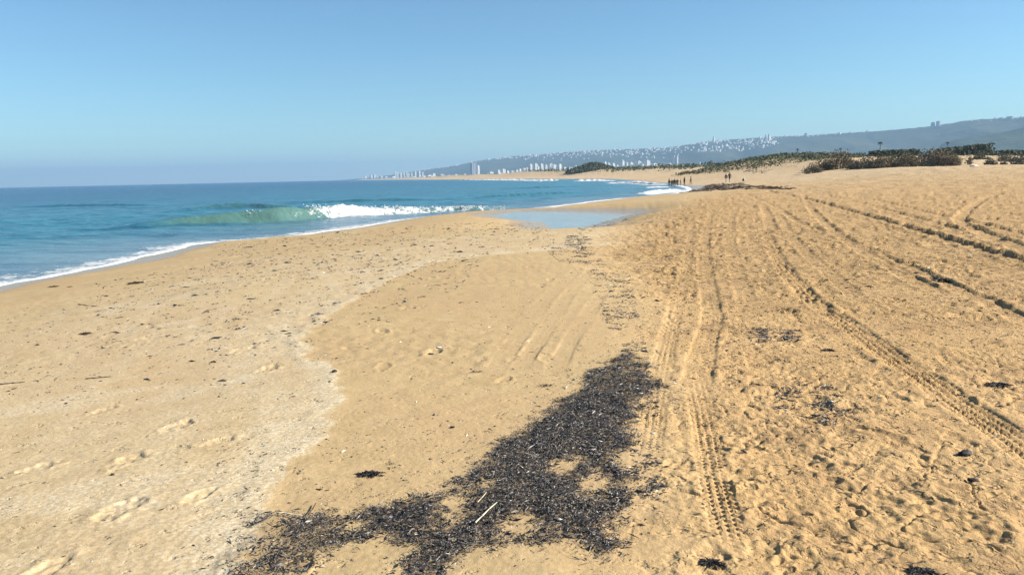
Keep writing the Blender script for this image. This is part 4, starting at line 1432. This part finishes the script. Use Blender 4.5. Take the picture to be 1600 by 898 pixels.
# bag beside the pair
def build_bag():
    p = at_depth(1162, 284, 140.0); x = float(p[0]); z = ground_z(x, 140.0)
    root = empty('beach_bag', (x, 140.0, z), 0.3)
    bm = bmesh.new()
    bmesh.ops.create_icosphere(bm, subdivisions=3, radius=1)
    for v in bm.verts:
        c = v.co
        k = 1 + 0.12 * math.sin(c.x * 5 + c.z * 3)
        v.co = Vector((c.x * 0.26 * k, c.y * 0.20 * k, max(0.0, 0.23 + c.z * 0.27)))
    me = bpy.data.meshes.new('sack'); bm.to_mesh(me); bm.free()
    for q in me.polygons: q.use_smooth = True
    n = NT('bag_cloth'); sx = n.n.new('ShaderNodeSeparateXYZ'); n.l.new(n.tc.outputs['Object'], sx.inputs[0])
    me.materials.append(n.put(color=n.mix(n.ramp(sx.outputs['X'], 0.0, 0.03), (0.02, 0.10, 0.06), (0.72, 0.76, 0.66)), rough=0.6))
    link('sack', me, None, root)
    segs = [((0.16 * math.cos(a), 0, 0.45 + 0.12 * math.sin(a)), (0.16 * math.cos(b), 0, 0.45 + 0.12 * math.sin(b)), 0.018) for a, b in ((k * math.pi / 6, (k + 1) * math.pi / 6) for k in range(6))]
    link('handle', stems('bag_handle', segs), None, root)
    tag(root, 'small green and white bag on the sand right of the walking pair', 'bag')


build_bag()

# ------------------------------------------------------------------ wrack: dark flakes of dried weed
def make_flake_mat():
    n = NT('dried_weed')
    t = n.attr('tone')
    c = n.mix(n.ramp(t, 0.0, 0.8), (0.008, 0.007, 0.0075), (0.082, 0.072, 0.066))
    c = n.mix(n.ramp(t, 0.78, 0.92), c, (0.27, 0.23, 0.19))
    c = n.mix(n.ramp(t, 0.985, 0.995), c, (0.62, 0.58, 0.50))
    return n.put(color=c, rough=0.42, spec=0.55)


M_FLAKE = make_flake_mat()
M_BROWN = plain('brown_weed', (0.15, 0.10, 0.065), 0.8, 0.4, 3)
M_DARKWEED = plain('black_weed', (0.022, 0.018, 0.020), 0.6, 0.4, 20)


def flakes(name, x, y, length, lift, seed, zfun=None, mat_=None, tilt=0.35):
    """elongated flat shards lying on the ground"""
    rg = np.random.default_rng(seed)
    n = len(x)
    z = (zfun or ground_z)(x, y) + lift
    a = rg.random(n) * 6.283
    L = length * np.clip(np.exp(rg.normal(size=n) * 0.48), 0.4, 1.8); st = rg.random(n) < 0.07; L = np.where(st, L * 2.6, L); W = L * np.where(st, 0.08, 0.18 + 0.28 * rg.random(n)); Tk = L * (0.06 + 0.10 * rg.random(n))
    ca, sa = np.cos(a), np.sin(a)
    ti = rg.normal(size=n) * tilt
    def pt(u, v, w):
        return np.stack([x + (u * ca - v * sa), y + (u * sa + v * ca), z + w + u * np.sin(ti)], 1)
    bend = W * rg.normal(size=n) * 0.5
    P = np.stack([pt(-L / 2, bend, 0 * L), pt(L / 2, bend, 0 * L), pt(0 * L, -W / 2, Tk * 0.2), pt(0 * L, W / 2, Tk * 0.2), pt(0.1 * L, 0 * L, Tk), pt(0 * L, 0 * L, -Tk * 0.6)], 1)
    f = np.array([(0, 2, 4), (2, 1, 4), (1, 3, 4), (3, 0, 4), (2, 0, 5), (1, 2, 5), (3, 1, 5), (0, 3, 5)])[:6]
    fi = (f[None] + (np.arange(n) * 6)[:, None, None]).reshape(-1, 3)
    me = mesh_from(name, P.reshape(-1, 3), tris=fi)
    add_attr(me, 'tone', np.repeat(rg.random(n), 6))
    me.materials.append(mat_ or M_FLAKE)
    return me


def sample_poly(poly, n, rg):
    P = np.array(poly); lo, hi = P.min(0), P.max(0)
    x = rg.uniform(lo[0], hi[0], n); y = rg.uniform(lo[1], hi[1], n)
    k = inside(x, y, poly)
    return x[k], y[k]


def build_wrack():
    rg = np.random.default_rng(77)
    P = np.array(WRACK); lo, hi = P.min(0) - 0.3, P.max(0) + 0.3
    n = 420000
    x = rg.uniform(lo[0], hi[0], n); y = rg.uniform(lo[1], hi[1], n)
    q = wrack_q(x, y)
    dens = sstep(0.05, -0.05, q) * (0.72 + 0.5 * noise(x / 0.16, y / 0.16, 90))
    dens = dens * (1 - 0.7 * sstep(5.4, 6.4, y) * (1 - sstep(-0.3, 0.1, noise(x / 0.30 + 0.3 * y, y / 0.16, 94) + 0.3 * noise(x / 0.08, y / 0.06, 89))))
    dens = dens * (0.78 + 0.22 * sstep(-0.02, -0.16, q + 0.1 * noise(x / 0.12, y / 0.12, 88)))
    u_left = sstep(-0.85, -1.35, x)                                   # the left arm is looser
    clump = sstep(0.04, 0.26, noise(x / 0.10, y / 0.12, 91) + 0.4 * noise(x / 0.3, y / 0.3, 92))
    dens = dens * (1 - u_left * (1 - 0.8 * clump))
    halo = 0.13 * np.exp(-np.maximum(q, 0) / 0.13) * (q > -0.02) * sstep(0.02, 0.4, noise(x / 0.09, y / 0.09, 93))
    k = rg.random(n) < np.clip(dens, 0, 1) * 0.95 + halo
    x, y = x[k], y[k]
    me = flakes('wrack', x, y, 0.0128, rg.random(len(x)) ** 2 * 0.014, 5)
    print('wrack flakes', len(x))
    tag(link('wrack', me), 'dark patch of dried black weed flakes strewn on the sand', 'seaweed', kind='stuff')


build_wrack()


def build_scatter():
    """loose bits strewn over the sand around the patch"""
    rg = np.random.default_rng(78)
    X = []; Y = []; S = []
    def area(px, n, size, clumpy=0.2, cs=0.25):
        poly = to_ground(px)
        x, y = sample_poly(poly, n, rg)
        xr, yr = 0.8 * x + 0.6 * y, 0.8 * y - 0.6 * x
        k = 0.9 * noise(xr / cs, yr / cs, 95) + 0.45 * noise(x / (cs * 0.37), y / (cs * 0.37), 96) + 0.5 * noise(xr / (cs * 0.13), yr / (cs * 0.13), 87) + 0.5 * (rg.random(len(x)) - 0.5) > clumpy
        X.append(x[k]); Y.append(y[k]); S.append(np.full(k.sum(), size))
    area([(985, 700), (1038, 708), (1045, 785), (990, 775)], 2600, 0.016, 0.12, 0.12)
    area([(1000, 560), (1032, 598), (1030, 650), (985, 660)], 2600, 0.017, 0.05, 0.12)
    area([(925, 425), (985, 430), (1012, 550), (960, 550)], 13000, 0.021, 0.20, 0.42)
    area([(885, 368), (918, 368), (916, 390), (880, 390)], 7000, 0.024, 0.12, 0.35)
    area([(845, 385), (925, 372), (925, 412), (880, 415)], 9000, 0.026, 0.25, 0.4)
    area([(895, 368), (915, 354), (950, 344), (985, 334), (1000, 336), (960, 350), (925, 362), (900, 374)], 9000, 0.05, 0.0, 0.5)
    area([(895, 385), (930, 395), (975, 440), (985, 500), (940, 500), (915, 420)], 8000, 0.022, 0.30, 0.4)
    area([(1205, 600), (1300, 595), (1335, 640), (1300, 668), (1215, 640)], 5200, 0.016, 0.10, 0.16)
    area([(1165, 512), (1255, 515), (1250, 535), (1170, 535)], 4000, 0.019, 0.10, 0.18)
    area([(330, 690), (430, 690), (440, 800), (330, 860)], 900, 0.017, 0.25, 0.12)
    area([(430, 690), (700, 640), (760, 690), (600, 780), (430, 790)], 900, 0.016, 0.25, 0.15)
    area([(800, 590), (930, 560), (900, 620), (830, 650)], 500, 0.018, 0.2, 0.1)
    area([(0, 570), (150, 572), (170, 600), (60, 640), (0, 650)], 900, 0.02, 0.18, 0.2)
    area([(150, 440), (420, 400), (760, 400), (700, 470), (400, 560), (150, 560)], 30000, 0.040, 0.44, 0.30)
    area([(330, 385), (700, 350), (840, 350), (880, 390), (600, 430), (330, 420)], 26000, 0.060, 0.44, 0.45)
    area([(0, 480), (300, 470), (560, 560), (500, 640), (0, 660)], 14000, 0.026, 0.46, 0.28)
    area([(560, 480), (930, 420), (930, 560), (560, 650)], 4000, 0.018, 0.42, 0.2)
    area([(0, 660), (500, 660), (330, 898), (0, 898)], 1600, 0.014, 0.35, 0.12)
    area([(1000, 480), (1600, 450), (1600, 898), (1000, 898)], 16000, 0.015, 0.3, 0.2)
    area([(1000, 350), (1600, 350), (1600, 470), (1000, 480)], 18000, 0.03, 0.3, 0.35)
    x, y, s = np.concatenate(X), np.concatenate(Y), np.concatenate(S)
    me = flakes('weed_scatter', x, y, s, 0.002, 6, tilt=0.2)
    print('scatter', len(x))
    tag(link('weed_scatter', me), 'loose dark bits of dried weed scattered over the sand', 'seaweed', kind='stuff')
    # pale shell chips
    x, y = sample_poly(to_ground([(0, 500), (560, 480), (960, 520), (960, 898), (0, 898)]), 2600, rg)
    me = flakes('shell_chips', x, y, 0.011, 0.001, 7, mat_=plain('shell', (0.78, 0.72, 0.62), 0.5, 0.15, 40), tilt=0.15)
    tag(link('shell_chips', me), 'tiny pale shell chips sprinkled over the packed sand', 'shells', kind='stuff')


build_scatter()


def build_far_wrack():
    rg = np.random.default_rng(79)
    X = []; Y = []
    for px, n in (([(1098, 292), (1112, 288), (1160, 286.5), (1180, 291), (1170, 295), (1125, 297)], 9000), ([(1130, 291.5), (1215, 293), (1250, 294.5), (1215, 296.8), (1140, 296.5)], 8000),
                  ([(1060, 300), (1100, 293), (1130, 292), (1110, 299)], 2500)):
        x, y = sample_poly(to_ground(px), n, rg)
        k = noise(x / 3, y / 3, 97) + 0.4 * noise(x, y, 98) > -0.28
        X.append(x[k]); Y.append(y[k])
    x, y = np.concatenate(X), np.concatenate(Y)
    lift = rg.random(len(x)) * 0.10 * (0.6 + 0.6 * noise(x / 2.5, y / 2.5, 99))
    me = flakes('wrack_bank', x, y, 0.30, lift, 9, mat_=M_BROWN, tilt=0.1)
    tag(link('wrack_bank', me), 'long dark brown bank of seaweed on the beach before the walking pair', 'seaweed', kind='stuff')


build_far_wrack()

# ------------------------------------------------------------------ single things lying on the sand
def lump(name, u, v, size, mat_, label, cat, seed, squash=0.55, stretch=1.5, group=None):
    x, y = to_ground([(u, v)])[0]
    rg = random.Random(seed)
    bm = bmesh.new(); bmesh.ops.create_icosphere(bm, subdivisions=3, radius=1)
    off = rg.uniform(0, 50)
    co = np.array([w.co[:] for w in bm.verts])
    k = 1 + 0.38 * noise(co[:, 0] * 1.7 + off, co[:, 1] * 1.7 + co[:, 2] * 2.1, seed) + 0.2 * noise(co[:, 0] * 4 + off, co[:, 1] * 4 + co[:, 2] * 4, seed)
    for w, kk in zip(bm.verts, k):
        w.co = Vector((w.co.x * size * stretch * kk, w.co.y * size * kk, w.co.z * size * squash * kk))
    me = bpy.data.meshes.new(name); bm.to_mesh(me); bm.free()
    for q in me.polygons: q.use_smooth = True
    me.materials.append(mat_)
    o = link(name, me); o.location = (x, y, ground_z(x, y) + size * squash * 0.55); o.rotation_euler = (0, 0, rg.uniform(-0.6, 0.6))
    return tag(o, label, cat, group)


def stick(name, p0, p1, rad, mat_, label, cat, lift=0.012, kinks=4, seed=0):
    g = to_ground([p0, p1]); rg = random.Random(seed)
    pts = []
    for k in range(kinks + 1):
        f = k / kinks
        x = g[0][0] + (g[1][0] - g[0][0]) * f; y = g[0][1] + (g[1][1] - g[0][1]) * f
        L = math.dist(g[0], g[1])
        pts.append(Vector((x + rg.gauss(0, L * 0.015), y + rg.gauss(0, L * 0.015), 0)))
    zz = ground_z(np.array([p.x for p in pts]), np.array([p.y for p in pts]))
    for p, z in zip(pts, zz): p.z = float(z) + lift
    me = stems(name, [(a - pts[0], b - pts[0], rad * (1 - 0.08 * i)) for i, (a, b) in enumerate(zip(pts[:-1], pts[1:]))])
    me.materials.clear(); me.materials.append(mat_)
    o = link(name, me); o.location = pts[0]
    return tag(o, label, cat)


M_STICK = plain('bleached_reed', (0.62, 0.54, 0.40), 0.7, 0.2, 30)
M_TWIG = plain('dark_twig', (0.07, 0.05, 0.035), 0.8, 0.3, 30)
M_SHELL = plain('white_shell', (0.80, 0.77, 0.70), 0.45, 0.08, 30)
M_STONE = plain('dark_stone', (0.035, 0.033, 0.036), 0.75, 0.4, 18, 0.004)
stick('reed', (741, 829), (778, 793), 0.0045, M_STICK, 'pale straight reed lying on the black weed beside a bare sand hole', 'reed', 0.022, 3, 1)
stick('reed', (745, 792), (760, 777), 0.003, M_STICK, 'short pale reed above the long one on the black weed', 'reed', 0.02, 2, 2)
stick('reed', (432, 809), (472, 812), 0.004, M_STICK, 'pale reed lying flat across the left arm of the black weed', 'reed', 0.018, 3, 3)
stick('reed', (820, 714), (838, 720), 0.003, M_STICK, 'thin pale reed in the middle of the black weed', 'reed', 0.02, 2, 4)
stick('twig', (483, 808), (494, 789), 0.004, M_TWIG, 'brown twig standing out of the left arm of the weed', 'twig', 0.012, 2, 5)
stick('twig', (134, 591), (174, 588), 0.006, M_TWIG, 'dark forked twig on the pale sand at the left', 'twig', 0.006, 4, 6)
stick('twig', (0, 600), (38, 596), 0.006, M_TWIG, 'dark twig at the left edge of the picture', 'twig', 0.006, 4, 7)
stick('twig', (120, 475), (152, 478), 0.008, M_TWIG, 'thin dark twig on the smooth sand near the water', 'twig', 0.006, 4, 8)
lump('shell', 909, 663, 0.011, M_SHELL, 'bright white shell on the upper part of the black weed', 'shell', 1, 0.5, 1.5)
lump('shell', 983, 731, 0.007, M_SHELL, 'small white shell at the right fringe of the black weed', 'shell', 2)
lump('shell', 874, 817, 0.008, M_SHELL, 'white shell right of the square sand hole in the weed', 'shell', 3)
lump('shell', 1020, 675, 0.009, M_SHELL, 'pale shell on bare sand just right of the weed', 'shell', 4)
lump('shell', 686, 543, 0.018, M_SHELL, 'pale shell lying alone on the open packed sand', 'shell', 5, 0.4)
lump('stone', 1508, 709, 0.030, M_STONE, 'dark angular stone beside the tyre track at the right', 'stone', 6, 0.6, 1.4)
lump('stone', 1521, 749, 0.018, M_STONE, 'smaller dark stone below the angular one at the right', 'stone', 7, 0.6)
lump('stone', 523, 583, 0.020, M_STONE, 'black pebble on the edge of the pale shell line', 'stone', 8, 0.6, 1.2)
lump('stone', 176, 741, 0.010, M_STONE, 'small black pebble above the footprint at the left', 'stone', 9, 0.7, 1.1)
lump('stone', 707, 668, 0.012, M_STONE, 'small dark pebble on bare sand left of the weed', 'stone', 10, 0.6, 1.3)
lump('stone', 673, 553, 0.018, M_STONE, 'dark pebble just below the lone pale shell', 'stone', 11, 0.5, 1.5)
M_CLUMP = plain('weed_clump', (0.055, 0.038, 0.025), 0.85, 0.4, 25, 0.006)


def clump(u, v, size, label, seed, mat_=None, n=420):
    """a little heap of tangled weed: base lump with fronds on it"""
    x, y = to_ground([(u, v)])[0]
    z = ground_z(x, y)
    root = empty('weed_clump', (x, y, z))
    rg = np.random.default_rng(seed)
    a = rg.random(n) * 6.283; r = size * rg.random(n) ** 0.7 * (0.6 + 0.5 * np.sin(3 * a + seed) ** 2)
    fx, fy = r * 1.6 * np.cos(a), r * np.sin(a)
    me = flakes('fronds', fx, fy, size * 0.26, 0.0, seed, zfun=lambda p, q: np.maximum(0.0, size * 0.22 * (1 - (np.hypot(p / 1.6, q) / size) ** 2)), mat_=mat_ or M_CLUMP, tilt=0.4)
    link('frond', me, None, root)
    tag(root, label, 'seaweed', 'weed clumps on the sand')


clump(84, 447, 0.085, 'dark weed clump nearest the foam at the left', 1)
clump(213, 442, 0.12, 'largest dark weed clump on the smooth sand near the water', 2)
clump(110, 447, 0.05, 'small weed clump right of the one nearest the foam', 3)
clump(115, 411, 0.06, 'tiny weed clump lying on the foam edge', 4)
clump(134, 521, 0.06, 'small weed clump on smooth sand left of the ringed footprint', 5)
clump(578, 741, 0.055, 'dark feathery weed frond on bare sand above the weed patch', 6, M_DARKWEED)
clump(612, 724, 0.022, 'little weed scrap right of the feathery frond', 7, M_DARKWEED, 60)
clump(1110, 878, 0.045, 'dark weed tuft near the bottom of the right tyre track', 8, M_DARKWEED)
clump(1440, 893, 0.05, 'dark weed tuft at the bottom edge of the picture', 9, M_DARKWEED)
clump(1293, 547, 0.05, 'dark weed tuft left of the long tread track', 10, M_DARKWEED)
clump(1560, 602, 0.07, 'dark weed heap on rough sand at the far right', 11, M_DARKWEED)
clump(1470, 437, 0.12, 'dark weed heap in the old ruts at the upper right', 12, M_DARKWEED)
clump(745, 603 - 22, 0.04, 'small black weed bits left of the top of the patch', 13, M_DARKWEED, 60)
clump(853, 603, 0.05, 'black weed bits beside the narrow top of the patch', 14, M_DARKWEED, 90)

def white_things():
    # pale plastic bits / boards lying before the dunes
    M_W = plain('white_plastic', (0.78, 0.76, 0.72), 0.5, 0.05, 3)
    lump('litter', 1522, 262, 0.35, M_W, 'white piece of litter on the flat sand below the small isolated bush', 'litter', 21, 0.35, 1.8)


white_things()

# ------------------------------------------------------------------ haze over land and sea
def build_haze():
    bm = bmesh.new()
    bbox(bm, -15500, 15500, -14800, 15500, -8, 335)
    me = bpy.data.meshes.new('haze'); bm.to_mesh(me); bm.free()
    m = bpy.data.materials.new('haze_air'); m.use_nodes = True
    nt = m.node_tree; nt.nodes.clear()
    out = nt.nodes.new('ShaderNodeOutputMaterial'); pv = nt.nodes.new('ShaderNodeVolumePrincipled')
    pv.inputs['Color'].default_value = (0.29, 0.46, 0.66, 1)
    pv.inputs['Density'].default_value = HAZE
    pv.inputs['Anisotropy'].default_value = 0.1
    nt.links.new(pv.outputs['Volume'], out.inputs['Volume'])
    me.materials.append(m)
    o = link('haze', me); tag(o, 'thin pale haze over the bay and the mountain', 'haze', kind='stuff')
    o.display_type = 'WIRE'


HAZE = 1.3e-4
build_haze()
